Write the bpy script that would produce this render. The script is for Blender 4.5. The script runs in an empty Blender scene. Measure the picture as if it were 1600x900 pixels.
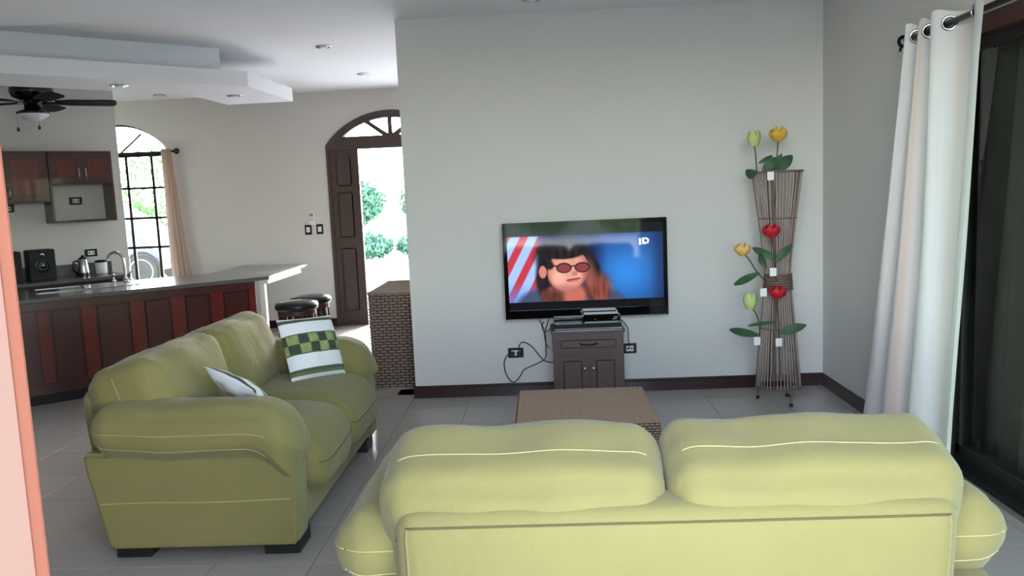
import bpy, bmesh, math, random
from mathutils import Vector, Matrix, noise
random.seed(7)
sc = bpy.context.scene
COL = sc.collection
R = math.radians

# ------------------------------------------------------------------ camera
EYE = Vector((0, 0, 1.55)); FPX = 1280.0
yaw, pitch, roll = R(-2.383), R(6.7225), R(-2.5004)
CF = Vector((math.sin(yaw)*math.cos(pitch), math.cos(yaw)*math.cos(pitch), -math.sin(pitch)))
_r = Vector((math.cos(yaw), -math.sin(yaw), 0)); _u = _r.cross(CF)
CR = math.cos(roll)*_r + math.sin(roll)*_u
CU = -math.sin(roll)*_r + math.cos(roll)*_u
cam = bpy.data.cameras.new('camera'); camo = bpy.data.objects.new('camera', cam); COL.objects.link(camo)
cam.sensor_width = 36; cam.lens = 36*FPX/1600; cam.clip_start = .02; cam.clip_end = 500
camo.matrix_world = Matrix(((CR.x, CU.x, -CF.x, EYE.x), (CR.y, CU.y, -CF.y, EYE.y), (CR.z, CU.z, -CF.z, EYE.z), (0, 0, 0, 1)))
sc.camera = camo

# ------------------------------------------------------------------ world, sun, exposure
SUN_EL, SUN_AZ = R(25), R(16)
w = bpy.data.worlds.new('sky'); sc.world = w; w.use_nodes = True
nt = w.node_tree; nt.nodes.clear()
sky = nt.nodes.new('ShaderNodeTexSky'); sky.sky_type = 'NISHITA'; sky.sun_disc = False
sky.sun_elevation = SUN_EL; sky.sun_rotation = SUN_AZ; sky.air_density = 1.0; sky.dust_density = .6; sky.ozone_density = 1.0
hsv = nt.nodes.new('ShaderNodeHueSaturation'); hsv.inputs['Saturation'].default_value = .62
bg = nt.nodes.new('ShaderNodeBackground'); bg.inputs['Strength'].default_value = 1.75
ow = nt.nodes.new('ShaderNodeOutputWorld')
nt.links.new(sky.outputs[0], hsv.inputs['Color']); nt.links.new(hsv.outputs[0], bg.inputs[0]); nt.links.new(bg.outputs[0], ow.inputs[0])
sun = bpy.data.lights.new('sun', 'SUN'); sun.energy = 7.5; sun.angle = R(.6); sun.color = (1, .97, .92)
suno = bpy.data.objects.new('sun', sun); COL.objects.link(suno)
sdir = Vector((-math.sin(SUN_AZ)*math.cos(SUN_EL), -math.cos(SUN_AZ)*math.cos(SUN_EL), -math.sin(SUN_EL)))
suno.rotation_euler = sdir.to_track_quat('-Z', 'Y').to_euler(); suno.location = (3, 20, 12)
def portal(loc, rot, sx, sy):
    l = bpy.data.lights.new('daylight_portal', 'AREA'); l.shape = 'RECTANGLE'; l.size = sx; l.size_y = sy; l.cycles.is_portal = True
    o = bpy.data.objects.new('daylight_portal', l); COL.objects.link(o); o.location = loc; o.rotation_euler = rot
portal((.7, .62, 1.34), (R(90), 0, 0), 2.9, 2.68)
portal((-1.6, 10.1, 1.3), (R(-90), 0, 0), 1.3, 2.6)
portal((-5.15, 10.1, 1.7), (R(-90), 0, 0), 1.4, 1.9)
portal((-.3, 10.1, 1.6), (R(-90), 0, 0), 1.0, 1.4)
vs = sc.view_settings
vs.view_transform = 'Standard'; vs.look = 'None'; vs.gamma = 1.0; vs.use_curve_mapping = False
vs.exposure = 0.78

# ------------------------------------------------------------------ pixel helpers (1600x900): a direction, then a surface
def ray(x, y): return CF + CR*((x-800)/FPX) - CU*((y-450)/FPX)
def on_z(x, y, z=0.):
    d = ray(x, y); return EYE + d*((z-EYE.z)/d.z)
def on_y(x, y, Y):
    d = ray(x, y); return EYE + d*(Y/d.y)
def on_x(x, y, X):
    d = ray(x, y); return EYE + d*(X/d.x)
def on_plane(x, y, p0, n):
    d = ray(x, y); return EYE + d*((Vector(p0)-EYE).dot(n)/d.dot(n))

# ------------------------------------------------------------------ materials
def lin(c):
    return tuple(((v/255)/12.92 if v/255 <= .04045 else ((v/255+.055)/1.055)**2.4) for v in c)
def mat(name, rgb, rough=.6, metal=0., var=0., vscale=6., bump=0., bscale=60., stretch=(1, 1, 1), spec=.5, sheen=0., coat=0., rnd=0., coords='Object'):
    m = bpy.data.materials.new(name); m.use_nodes = True; n = m.node_tree.nodes; l = m.node_tree.links
    b = n['Principled BSDF']; c = lin(rgb)
    b.inputs['Base Color'].default_value = (*c, 1); b.inputs['Roughness'].default_value = rough; b.inputs['Metallic'].default_value = metal
    b.inputs['Specular IOR Level'].default_value = spec; b.inputs['Sheen Weight'].default_value = sheen; b.inputs['Coat Weight'].default_value = coat
    tc = n.new('ShaderNodeTexCoord'); mp = n.new('ShaderNodeMapping'); mp.inputs['Scale'].default_value = stretch
    l.new(tc.outputs[coords], mp.inputs[0])
    out = None
    if var:
        nz = n.new('ShaderNodeTexNoise'); nz.inputs['Scale'].default_value = vscale; nz.inputs['Detail'].default_value = 5
        l.new(mp.outputs[0], nz.inputs['Vector'])
        mr = n.new('ShaderNodeMapRange'); mr.inputs[3].default_value = 1-var; mr.inputs[4].default_value = 1+var
        l.new(nz.outputs[0], mr.inputs[0])
        mx = n.new('ShaderNodeMix'); mx.data_type = 'RGBA'; mx.blend_type = 'MULTIPLY'; mx.inputs[0].default_value = 1
        mx.inputs[6].default_value = (*c, 1); l.new(mr.outputs[0], mx.inputs[7]); out = mx.outputs[2]
    if rnd:
        oi = n.new('ShaderNodeObjectInfo'); mr = n.new('ShaderNodeMapRange'); mr.inputs[3].default_value = 1-rnd; mr.inputs[4].default_value = 1+rnd
        l.new(oi.outputs['Random'], mr.inputs[0])
        mx = n.new('ShaderNodeMix'); mx.data_type = 'RGBA'; mx.blend_type = 'MULTIPLY'; mx.inputs[0].default_value = 1
        if out: l.new(out, mx.inputs[6])
        else: mx.inputs[6].default_value = (*c, 1)
        l.new(mr.outputs[0], mx.inputs[7]); out = mx.outputs[2]
    if out: l.new(out, b.inputs['Base Color'])
    if bump:
        nz = n.new('ShaderNodeTexNoise'); nz.inputs['Scale'].default_value = bscale; nz.inputs['Detail'].default_value = 4
        l.new(mp.outputs[0], nz.inputs['Vector'])
        bp = n.new('ShaderNodeBump'); bp.inputs['Strength'].default_value = bump; bp.inputs['Distance'].default_value = .01
        l.new(nz.outputs[0], bp.inputs['Height']); l.new(bp.outputs[0], b.inputs['Normal'])
    return m
M = {}
M['wall'] = mat('wall_paint', (208, 206, 201), .75, var=.02, vscale=1.5, bump=.06, bscale=90)
M['ceil'] = mat('ceiling_paint', (236, 238, 242), .8, var=.015, vscale=1.2, bump=.03)
M['greenwall'] = mat('veranda_paint', (104, 148, 96), .7, var=.04)
M['tile'] = mat('floor_tile', (174, 166, 161), .22, var=.06, vscale=5, stretch=(1, 3, 1), rnd=.03, bump=.02, bscale=30)
M['grout'] = mat('grout', (112, 106, 100), .9)
M['veranda_floor'] = mat('veranda_floor_tile', (120, 98, 82), .5, var=.1)
M['mahogany'] = mat('mahogany', (66, 26, 22), .3, var=.25, vscale=7, stretch=(1, 1, .15), coat=.2)
M['mahogany_red'] = mat('mahogany_red', (96, 30, 24), .28, var=.25, vscale=7, stretch=(1, 1, .15), coat=.2)
M['dark_base'] = mat('dark_baseboard', (44, 20, 19), .3, var=.2, vscale=5, coat=.2)
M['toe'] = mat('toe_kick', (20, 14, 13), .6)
M['door_wood'] = mat('dark_door_wood', (72, 58, 54), .4, var=.2, vscale=8, stretch=(1, 1, .1))
M['jamb'] = mat('pale_pink_wood', (128, 76, 58), .5, var=.08, vscale=9, stretch=(1, 1, .08))
M['jamb_paint'] = mat('pale_pink_paint', (150, 116, 104), .6, var=.03)
M['cab_wood'] = mat('brown_cabinet_wood', (86, 66, 62), .45, var=.2, vscale=8, stretch=(1, 1, .15))
M['sofa'] = mat('lime_green_microfibre', (125, 116, 72), .85, var=.07, vscale=5, bump=.12, bscale=160, sheen=.15, spec=.2)
_n = M['sofa'].node_tree.nodes; _l = M['sofa'].node_tree.links
_w = _n.new('ShaderNodeTexNoise'); _w.inputs['Scale'].default_value = 7; _w.inputs['Detail'].default_value = 3; _w.inputs['Distortion'].default_value = 1.6
_t = _n.new('ShaderNodeTexCoord'); _m = _n.new('ShaderNodeMapping'); _m.inputs['Scale'].default_value = (1.2, .8, .9); _l.new(_t.outputs['Object'], _m.inputs[0]); _l.new(_m.outputs[0], _w.inputs['Vector'])
_b = _n.new('ShaderNodeBump'); _b.inputs['Strength'].default_value = .16; _b.inputs['Distance'].default_value = .03; _l.new(_w.outputs[0], _b.inputs['Height'])
_o = [q for q in _n if q.type == 'BUMP' and q != _b][0]; _l.new(_b.outputs[0], _o.inputs['Normal'])
M['thread'] = mat('pale_stitching', (176, 168, 118), .8)
M['darkseam'] = mat('seam_shadow_cord', (84, 78, 46), .9)  # shade of the seams put into a darker cord colour
M['black_wood'] = mat('black_wood', (14, 13, 13), .5)
M['wicker_core'] = mat('wicker_gap', (34, 28, 26), .8)
M['wicker'] = mat('wicker', (136, 118, 106), .65, var=.28, vscale=40)
M['wicker2'] = mat('ottoman_weave', (140, 116, 96), .75, var=.35, vscale=55)
M['black'] = mat('black_plastic', (10, 10, 12), .25)
M['gloss_black'] = mat('gloss_black', (5, 5, 6), .06)
M['matte_black'] = mat('matte_black', (16, 16, 17), .7)
M['chrome'] = mat('chrome', (205, 205, 208), .12, metal=1)
M['steel'] = mat('stainless_steel', (190, 190, 192), .22, metal=1)
M['iron'] = mat('black_iron', (15, 14, 14), .45, metal=.3)
M['white'] = mat('white_plastic', (228, 228, 226), .4)
M['frost'] = mat('frosted_glass', (225, 228, 232), .35)
M['granite'] = mat('grey_granite', (88, 87, 88), .2, var=.6, vscale=110)
M['leather'] = mat('black_leather', (22, 22, 25), .35)
M['stool_wood'] = mat('stool_wood', (66, 42, 36), .4, var=.15)
M['rattan'] = mat('rattan_stick', (168, 152, 144), .7, var=.2, vscale=20)
M['rattan_dark'] = mat('rattan_pole', (112, 92, 78), .7, var=.2, vscale=20)
M['leaf'] = mat('fabric_leaf', (52, 84, 52), .6, var=.2, vscale=20)
M['stem'] = mat('stem_green', (60, 78, 52), .6)
M['red'] = mat('red_petal', (186, 22, 40), .6, var=.2, vscale=40)
M['yellow'] = mat('yellow_petal', (222, 176, 62), .6, var=.15, vscale=40)
M['peach'] = mat('peach_petal', (226, 182, 110), .6, var=.15, vscale=40)
M['palegreen'] = mat('pale_green_petal', (186, 202, 128), .6, var=.15, vscale=40)
M['paper'] = mat('paper_tag', (235, 232, 228), .8)
M['cable'] = mat('black_cable', (20, 21, 24), .5)
M['hedge'] = mat('hedge_leaf', (86, 128, 62), .6, var=.35, vscale=3)
M['hedge2'] = mat('blue_green_leaf', (72, 112, 84), .6, var=.3, vscale=3)
M['bark'] = mat('bark', (92, 74, 58), .9, var=.2)
M['lawn'] = mat('lawn_grass', (104, 116, 84), .9, var=.25, vscale=4)
M['paving'] = mat('pale_paving', (222, 220, 216), .9, var=.08, vscale=2)
M['carpaint'] = mat('pale_blue_car_paint', (104, 110, 138), .55)
M['tyre'] = mat('tyre_rubber', (24, 24, 26), .8)
M['rim'] = mat('alloy_rim', (190, 192, 196), .3, metal=.8)
M['carglass'] = mat('car_glass', (40, 48, 58), .08)
M['skirt'] = mat('pinkish_skirting', (168, 142, 138), .6)

def glass(name, tint, gloss=.06):
    m = bpy.data.materials.new(name); m.use_nodes = True; n = m.node_tree.nodes; l = m.node_tree.links; n.clear()
    o = n.new('ShaderNodeOutputMaterial'); t = n.new('ShaderNodeBsdfTransparent'); t.inputs[0].default_value = (*tint, 1)
    g = n.new('ShaderNodeBsdfGlossy'); g.inputs['Roughness'].default_value = .02
    fr = n.new('ShaderNodeFresnel'); fr.inputs[0].default_value = 1.75
    mx = n.new('ShaderNodeMixShader'); l.new(fr.outputs[0], mx.inputs[0]); l.new(t.outputs[0], mx.inputs[1]); l.new(g.outputs[0], mx.inputs[2]); l.new(mx.outputs[0], o.inputs[0])
    return m
M['pane'] = glass('clear_pane', (.95, .97, .96))
M['tinted'] = glass('dark_tinted_pane', (.62, .70, .60))

def cloth(name, base, stripe, axis_scale, trans=.25):
    m = bpy.data.materials.new(name); m.use_nodes = True; n = m.node_tree.nodes; l = m.node_tree.links
    b = n['Principled BSDF']; b.inputs['Roughness'].default_value = .8; b.inputs['Sheen Weight'].default_value = .2
    uv = n.new('ShaderNodeTexCoord'); mp = n.new('ShaderNodeMapping'); mp.inputs['Scale'].default_value = axis_scale
    l.new(uv.outputs['UV'], mp.inputs[0])
    nz = n.new('ShaderNodeTexNoise'); nz.inputs['Scale'].default_value = 1; nz.inputs['Detail'].default_value = 3; l.new(mp.outputs[0], nz.inputs['Vector'])
    cr = n.new('ShaderNodeValToRGB'); cr.color_ramp.elements[0].position = .5; cr.color_ramp.elements[1].position = .68
    cr.color_ramp.elements[0].color = (*lin(base), 1); cr.color_ramp.elements[1].color = (*lin(stripe), 1)
    l.new(nz.outputs[0], cr.inputs[0]); l.new(cr.outputs[0], b.inputs['Base Color'])
    tr = n.new('ShaderNodeBsdfTranslucent'); l.new(cr.outputs[0], tr.inputs[0])
    mx = n.new('ShaderNodeMixShader'); mx.inputs[0].default_value = trans
    l.new(b.outputs[0], mx.inputs[1]); l.new(tr.outputs[0], mx.inputs[2]); l.new(mx.outputs[0], n['Material Output'].inputs[0])
    return m
M['curtain'] = cloth('white_striped_curtain', (226, 222, 220), (222, 200, 186), (14, .3, 1))
M['curtain2'] = cloth('peach_curtain', (214, 190, 176), (226, 214, 206), (9, .2, 1), .35)

# ------------------------------------------------------------------ mesh builder
class G:
    def __init__(s): s.v = []; s.f = []
    def add(s, vs, fs):
        k = len(s.v); s.v += [Vector(p) for p in vs]; s.f += [tuple(i+k for i in f) for f in fs]; return s
    def box(s, a, b, m=None):
        x0, y0, z0 = a; x1, y1, z1 = b
        p = [Vector(q) for q in ((x0,y0,z0),(x1,y0,z0),(x1,y1,z0),(x0,y1,z0),(x0,y0,z1),(x1,y0,z1),(x1,y1,z1),(x0,y1,z1))]
        if m: p = [m @ q for q in p]
        return s.add(p, [(0,3,2,1),(4,5,6,7),(0,1,5,4),(1,2,6,5),(2,3,7,6),(3,0,4,7)])
    def prism(s, poly, z0, z1, m=None):
        n = len(poly); p = [Vector((x, y, z0)) for x, y in poly]+[Vector((x, y, z1)) for x, y in poly]
        if m: p = [m @ q for q in p]
        return s.add(p, [tuple(range(n-1, -1, -1)), tuple(range(n, 2*n))]+[(i, (i+1) % n, n+(i+1) % n, n+i) for i in range(n)])
    def tube(s, pts, r, n=8, cap=True):
        pts = [Vector(p) for p in pts]; rs = r if isinstance(r, (list, tuple)) else [r]*len(pts)
        k = len(s.v); up = None
        for i, p in enumerate(pts):
            d = (pts[min(i+1, len(pts)-1)]-pts[max(i-1, 0)]).normalized()
            if up is None: up = d.orthogonal().normalized()
            up = (up-d*up.dot(d)).normalized(); b = d.cross(up)
            for j in range(n):
                a = 2*math.pi*j/n; s.v.append(p+(up*math.cos(a)+b*math.sin(a))*rs[i])
        for i in range(len(pts)-1):
            for j in range(n):
                a = k+i*n+j; b = k+i*n+(j+1) % n; s.f.append((a, b, b+n, a+n))
        if cap:
            s.f.append(tuple(k+j for j in range(n-1, -1, -1))); e = k+(len(pts)-1)*n; s.f.append(tuple(e+j for j in range(n)))
        return s
    def lathe(s, prof, n=24, c=(0, 0, 0), m=None):
        k = len(s.v); c = Vector(c)
        for r, z in prof:
            for j in range(n):
                a = 2*math.pi*j/n; p = Vector((r*math.cos(a), r*math.sin(a), z))
                s.v.append((m @ p if m else p)+c)
        for i in range(len(prof)-1):
            for j in range(n):
                a = k+i*n+j; b = k+i*n+(j+1) % n; s.f.append((a, b, b+n, a+n))
        s.f.append(tuple(k+j for j in range(n-1, -1, -1))); e = k+(len(prof)-1)*n; s.f.append(tuple(e+j for j in range(n)))
        return s
    def ring(s, c, rad, r, m=None, n=24, k=8):
        pts = []
        for i in range(n):
            a = 2*math.pi*i/n
            for j in range(k):
                b = 2*math.pi*j/k; p = Vector(((rad+r*math.cos(b))*math.cos(a), (rad+r*math.cos(b))*math.sin(a), r*math.sin(b)))
                pts.append((m @ p if m else p)+Vector(c))
        return s.add(pts, [(i*k+j, ((i+1) % n)*k+j, ((i+1) % n)*k+(j+1) % k, i*k+(j+1) % k) for i in range(n) for j in range(k)])
    def build(s, name, m, parent=None, smooth=False, bevel=0, seg=2, uv=None):
        me = bpy.data.meshes.new(name); me.from_pydata([tuple(p) for p in s.v], [], s.f)
        if bevel:
            bm = bmesh.new(); bm.from_mesh(me); bmesh.ops.recalc_face_normals(bm, faces=bm.faces)
            bmesh.ops.bevel(bm, geom=[e for e in bm.edges if len(e.link_faces) == 2 and e.calc_face_angle(0) > .6], offset=bevel, segments=seg, affect='EDGES', clamp_overlap=True)
            bm.to_mesh(me); bm.free()
        me.update()
        if m is not None: me.materials.append(M[m] if isinstance(m, str) else m)
        if smooth: me.polygons.foreach_set('use_smooth', [True]*len(me.polygons))
        if uv:
            l = me.uv_layers.new(name='UVMap')
            for lp in me.loops: l.data[lp.index].uv = uv[lp.vertex_index]
        o = bpy.data.objects.new(name, me); COL.objects.link(o)
        if parent: o.parent = parent
        return o
def tag(o, label, cat, group=None):
    o['label'] = label; o['category'] = cat
    if group: o['group'] = group
    return o
def thing(name, label, cat, loc=(0, 0, 0), rz=0., group=None):
    o = bpy.data.objects.new(name, None); COL.objects.link(o); o.location = loc; o.rotation_euler = (0, 0, rz); o.empty_display_size = .1
    return tag(o, label, cat, group)
def struct(o): o['kind'] = 'structure'; return o
def copy_tree(o, parent=None):
    c = o.copy(); COL.objects.link(c); c.parent = parent
    for ch in list(o.children): copy_tree(ch, c)
    return c
def text_mesh(name, txt, size, m, parent, mw, ext=.0006):
    cu = bpy.data.curves.new(name, 'FONT'); cu.body = txt; cu.size = size; cu.align_x = 'CENTER'; cu.align_y = 'CENTER'; cu.extrude = ext
    t = bpy.data.objects.new(name+'_src', cu); COL.objects.link(t)
    bpy.context.view_layer.update()
    me = bpy.data.meshes.new_from_object(t); bpy.data.objects.remove(t); me.transform(mw); me.materials.clear(); me.materials.append(M[m])
    o = bpy.data.objects.new(name, me); COL.objects.link(o); o.parent = parent; return o

# ================================================================== STRUCTURE
CEIL = 2.83; YW = 6.142; XR = 2.06; XL = -6.3; YF = 9.9; Y0 = .78
floor = struct(G().box((XL-.2, Y0-.25, -.12), (XR+.2, YF+.25, -.004)).build('floor', 'grout'))
TX, TY = .4355, .4155
tile_me = None
nt_ = 0
for i in range(-12, 7):
    for j in range(-13, 10):
        x0 = -1.045+TX*i; y0 = 5.82+TY*j
        if x0+TX > XR-.005 or x0 < -5.1 or y0 < .9 or y0+TY > YF: continue
        if y0 > YW-.45 and x0 > -1.2 and y0 > 5.9: continue
        if x0 < -2.5 and y0 < 2.4: continue
        if x0 < -3.8 and y0 < 3.8: continue
        if x0 < -4.3 and y0 > 6.9: continue
        if tile_me is None:
            o = G().box((.0015, .0015, -.0035), (TX-.0015, TY-.0015, 0)).build('tile', 'tile', floor, bevel=.001, seg=1); tile_me = o.data
        else:
            o = bpy.data.objects.new('tile', tile_me); COL.objects.link(o); o.parent = floor
        o.location = (x0, y0, 0); nt_ += 1
# row between the tile grid and the right wall, and the rest of the floor beyond view
G().box((-1.045+TX*7+.0015, .9, -.0035), (XR, YW, 0)).build('cut_tile_row', 'tile', floor)
G().box((-1.2, 6.26, -.0035), (XR, YF, 0)).build('hall_tile_field', 'tile', floor)
print('tiles', nt_)

struct(G().box((-1.03, YW, 0), (XR+.15, YW+.15, CEIL)).build('wall_back', 'wall'))
# right wall with the sliding-door opening (Y 1.3 .. 4.42, z 0 .. 2.28)
SD0, SD1, SDH = 1.3, 4.42, 2.28
g = G()
g.box((XR, SD1, 0), (XR+.2, YF+.2, CEIL)); g.box((XR, SD0, SDH), (XR+.2, SD1, CEIL)); g.box((XR, Y0-.25, 0), (XR+.2, SD0, CEIL))
struct(g.build('wall_right', 'wall'))
# far wall with arched door, arched window and an added unseen window sunlighting the wicker chest
def arch(cx, hw, zs, zr, n=18):
    Rr = (hw*hw+zr*zr)/(2*zr); a0 = math.asin(min(1, hw/Rr))
    return [(cx+Rr*math.sin(-a0+2*a0*i/n), zs+zr-Rr+Rr*math.cos(-a0+2*a0*i/n)) for i in range(n+1)]
DCX, DHW, DZS, DZR = -1.79, .79, 2.19, .39
WCX, WHW, WZS, WZR = -5.16, .645, 2.235, .325
toY = Matrix(((1, 0, 0, 0), (0, 0, 1, 0), (0, 1, 0, 0), (0, 0, 0, 1)))   # (x,z,depth) -> world
g = G(); T = .2
def rect(x0, x1, z0, z1): g.box((x0, YF, z0), (x1, YF+T, z1))
rect(XL-.2, WCX-WHW, 0, CEIL); rect(WCX+WHW, DCX-DHW, 0, CEIL); rect(DCX+DHW, -.8, 0, CEIL); rect(-.8, .25, 0, .9); rect(-.8, .25, 2.5, CEIL); rect(.25, XR+.2, 0, CEIL)
rect(WCX-WHW, WCX+WHW, 0, .5)
for cx, hw, zs, zr in ((DCX, DHW, DZS, DZR), (WCX, WHW, WZS, WZR)):
    A = arch(cx, hw, zs, zr)
    for (xa, za), (xb, zb) in zip(A, A[1:]):
        g.prism([(xa, za), (xb, zb), (xb, CEIL), (xa, CEIL)], YF, YF+T, toY)
struct(g.build('wall_far', 'wall'))
KC = Vector((-4.40, 8.5, 0)); KS = Vector((-.72, -.694, 0)).normalized(); KN = Vector((KS.y*-1, KS.x, 0)); KN = Vector((.694, -.72, 0)).normalized()
KM = Matrix(((KS.x, KN.x, 0, KC.x), (KS.y, KN.y, 0, KC.y), (0, 0, 1, 0), (0, 0, 0, 1)))   # local: s along wall, n into the room, z
struct(G().box((0, -.15, 0), (2.75, 0, CEIL), KM).build('wall_kitchen', 'wall'))
struct(G().box((XL-.2, Y0-.25, 0), (XL, YF+.2, CEIL)).build('wall_left', 'wall'))
g = G().box((XL-.2, Y0-.18, 0), (-.75, Y0+.02, CEIL)).box((-.75, Y0-.18, 2.68), (XR+.2, Y0+.02, CEIL)).box((1.3, Y0-.18, 0), (XR+.2, Y0+.02, 2.68))  # unseen; right part closed in to dim the television wall
struct(g.build('wall_front', 'wall'))
# ceilings
struct(G().box((XL-.2, 5.43, CEIL), (XR+.2, YF+.2, CEIL+.15)).box((XL-.2, Y0-.25, 2.77), (XR+.2, 5.43, CEIL+.15)).build('ceiling', 'ceil'))
# dropped two-tier soffit above the kitchen peninsula
A_, B_, C_, D_, E_ = (-3.651, 5.577), (-2.378, 6.801), (-2.357, 7.95), (-3.003, 7.98), (-3.014, 7.42)
F_ = (-3.16, 6.95)
ua = Vector((B_[0]-A_[0], B_[1]-A_[1], 0)).normalized()
left_f = (A_[0]-ua.x*1.7, A_[1]-ua.y*1.7); left_b = (-4.02-ua.x*1.7, 6.123-ua.y*1.7)
sof = struct(G().prism([left_f, B_, C_, D_, E_, F_, left_b], 2.5, 2.622).build('ceiling_soffit', 'ceil'))
na = Vector((-ua.y, ua.x, 0))
def inset(p, a, b): return (p[0]+na.x*a-ua.x*b, p[1]+na.y*a-ua.y*b)
G().prism([inset(left_f, .24, 0), inset(B_, .24, .12), inset(B_, .62, .12), inset(left_f, .62, 0)], 2.622, CEIL).build('upper_tier', 'ceil', sof)

# baseboards
def bboard(name, pts):
    g = G()
    for (a, b) in pts:
        a = Vector(a); b = Vector(b); d = (b-a); L = d.length; d.normalize(); n = Vector((d.y, -d.x, 0))
        m = Matrix(((d.x, n.x, 0, a.x), (d.y, n.y, 0, a.y), (0, 0, 1, 0), (0, 0, 0, 1)))
        g.box((0, 0, 0), (L, .016, .078), m); g.box((0, 0, .078), (L, .010, .094), m)
    return struct(g.build(name, 'dark_base', bevel=.002, seg=1))
bboard('baseboard_back', [((-1.045, YW, 0), (XR, YW, 0))])
bboard('baseboard_right', [((XR, YW, 0), (XR, SD1+.02, 0))])
bboard('baseboard_far', [((-4.5, YF, 0), (DCX-DHW-.0, YF, 0))])
# doorway the camera looks through: pale jamb at the left edge
jp = on_y(41, 600, .80)
jq = on_y(23, 600, .80)
struct(G().box((-.80, .60, 0), (jq.x, .80, 2.68)).build('trim_1', 'jamb_paint', bevel=.002))
struct(G().box((-.80, .80, 0), (jp.x, .803, 2.68)).build('trim_3', 'jamb'))
struct(G().box((-.80, .665, 2.62), (XR, .80, 2.68)).build('trim_2', 'jamb_paint'))

# ------------------------------------------------------------------ front door
d1 = bpy.data.objects.new('door_1', None); COL.objects.link(d1); struct(d1); d1.location = (DCX, YF, 0)
d1['label'] = 'dark wooden arched front doorway standing open to the garden'
fw = .085
g = G(); Ao = arch(0, DHW, DZS, DZR, 22); RC = (DHW**2+DZR**2)/(2*DZR); ZC = DZS+DZR-RC
Ai = [(x*(RC-fw)/RC, ZC+(z-ZC)*(RC-fw)/RC) for x, z in Ao]
for k in range(22): g.prism([Ai[k], Ai[k+1], Ao[k+1], Ao[k]], -.02, .1, toY)
g.build('arch_frame', 'door_wood', d1)
xr_ = math.sqrt(RC**2-(2.285-ZC)**2)
G().prism([(-DHW, 2.135), (DHW, 2.135), (DHW, 2.19), (xr_, 2.285), (-xr_, 2.285), (-DHW, 2.19)], -.026, .104, toY).build('transom_rail', 'door_wood', d1)
for s in (-1, 1): G().box((s*DHW, -.02, 0), (s*(DHW-.04), .1, 2.15)).build('door_post', 'door_wood', d1)
for ang in (-52, 0, 52):
    L = .30 if ang == 0 else .44
    a = R(ang); p0 = Vector((0, .03, 2.25)); p1 = p0+Vector((math.sin(a)*L, 0, math.cos(a)*L*.98))
    if ang: p1.z = min(p1.z, 2.50)
    d = (p1-p0).normalized(); n = Vector((d.z, 0, -d.x))
    g = G(); q = [p0+n*.028, p0-n*.028, p1-n*.022, p1+n*.022]
    g.add([v+Vector((0, y, 0)) for y in (-.03, .03) for v in q], [(0,1,2,3),(7,6,5,4),(0,4,5,1),(1,5,6,2),(2,6,7,3),(3,7,4,0)]).build('fanlight_spoke', 'door_wood', d1)
Af = Ai
g = G(); g.prism([p for p in Af][::-1], .045, .05, toY); g.build('fanlight_pane', 'pane', d1)
# fixed narrow leaf on the left
lf = G().box((-DHW+.04, 0, .0), (-DHW+.37, .05, 2.15)).build('side_leaf', 'door_wood', d1, bevel=.003, seg=1)
for z0, z1 in ((.18, .95), (1.08, 1.62), (1.70, 2.05)):
    G().box((-DHW+.11, -.012, z0), (-DHW+.29, .01, z1)).build('leaf_panel', 'door_wood', lf, bevel=.012, seg=2)
G().box((-DHW+.37, -.005, 0), (-DHW+.385, .055, 2.15)).build('sunlit_leaf_edge', 'cab_wood', lf)  # paler strip: sunlight on the leaf's edge put into the colour
# ------------------------------------------------------------------ arched kitchen window
w1 = bpy.data.objects.new('window_1', None); COL.objects.link(w1); struct(w1); w1.location = (WCX, YF+.06, 0)
w1['label'] = 'arched window with thin black glazing bars above the kitchen'
g = G(); Ao = arch(0, WHW, WZS, WZR, 20); Ai = arch(0, WHW-.02, WZS, WZR-.02, 20)
for k in range(20): g.prism([Ai[k], Ai[k+1], Ao[k+1], Ao[k]], 0, .05, toY)
for s in (-1, 1): g.box((s*WHW, 0, .5), (s*(WHW-.02), .05, WZS))
g.box((-WHW, 0, .5), (WHW, .05, .53)); g.build('window_frame', 'iron', w1)
G().box((-WHW, -.005, 2.165), (WHW, .055, 2.225)).build('transom_bar', 'iron', w1)
barx = [on_y(197, 300, YF).x-WCX, on_y(237, 300, YF).x-WCX]; dx = barx[1]-barx[0]
for k in (-2, -1, 0, 1, 2):
    x = barx[0]+dx*k
    if abs(x) < WHW-.03: G().box((x-.016, .01, .53), (x+.016, .04, 2.17)).build('glazing_bar', 'iron', w1)
for z in (on_y(220, 294, YF).z, on_y(225, 341, YF).z, on_y(230, 387, YF).z):
    G().box((-WHW, .01, z-.014), (WHW, .04, z+.014)).build('glazing_bar', 'iron', w1)
for ang in (-45, 45):
    a = R(ang); G().tube([(0, .025, 2.2), (math.sin(a)*.42, .025, 2.2+math.cos(a)*.34)], .012, 6).build('fan_bar', 'iron', w1)
for s in (-1, 1):
    x0, x1 = (-WHW, 0) if s < 0 else (0, WHW)
    G().box((x0+.004, .023, .53), (x1-.004, .027, 2.165)).build('pane', 'pane', w1)
g = G(); g.prism(arch(0, WHW-.02, WZS, WZR-.02, 20)[::-1], .023, .027, toY); g.build('arch_pane', 'pane', w1)
# frame of the unseen hall window added to let sun onto the wicker chest
w2 = struct(G().box((-.8, YF+.05, .9), (-.76, YF+.1, 2.5)).box((.21, YF+.05, .9), (.25, YF+.1, 2.5)).box((-.8, YF+.05, 2.46), (.25, YF+.1, 2.5)).box((-.8, YF+.05, .9), (.25, YF+.1, .94)).build('window_added', 'iron'))
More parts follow.
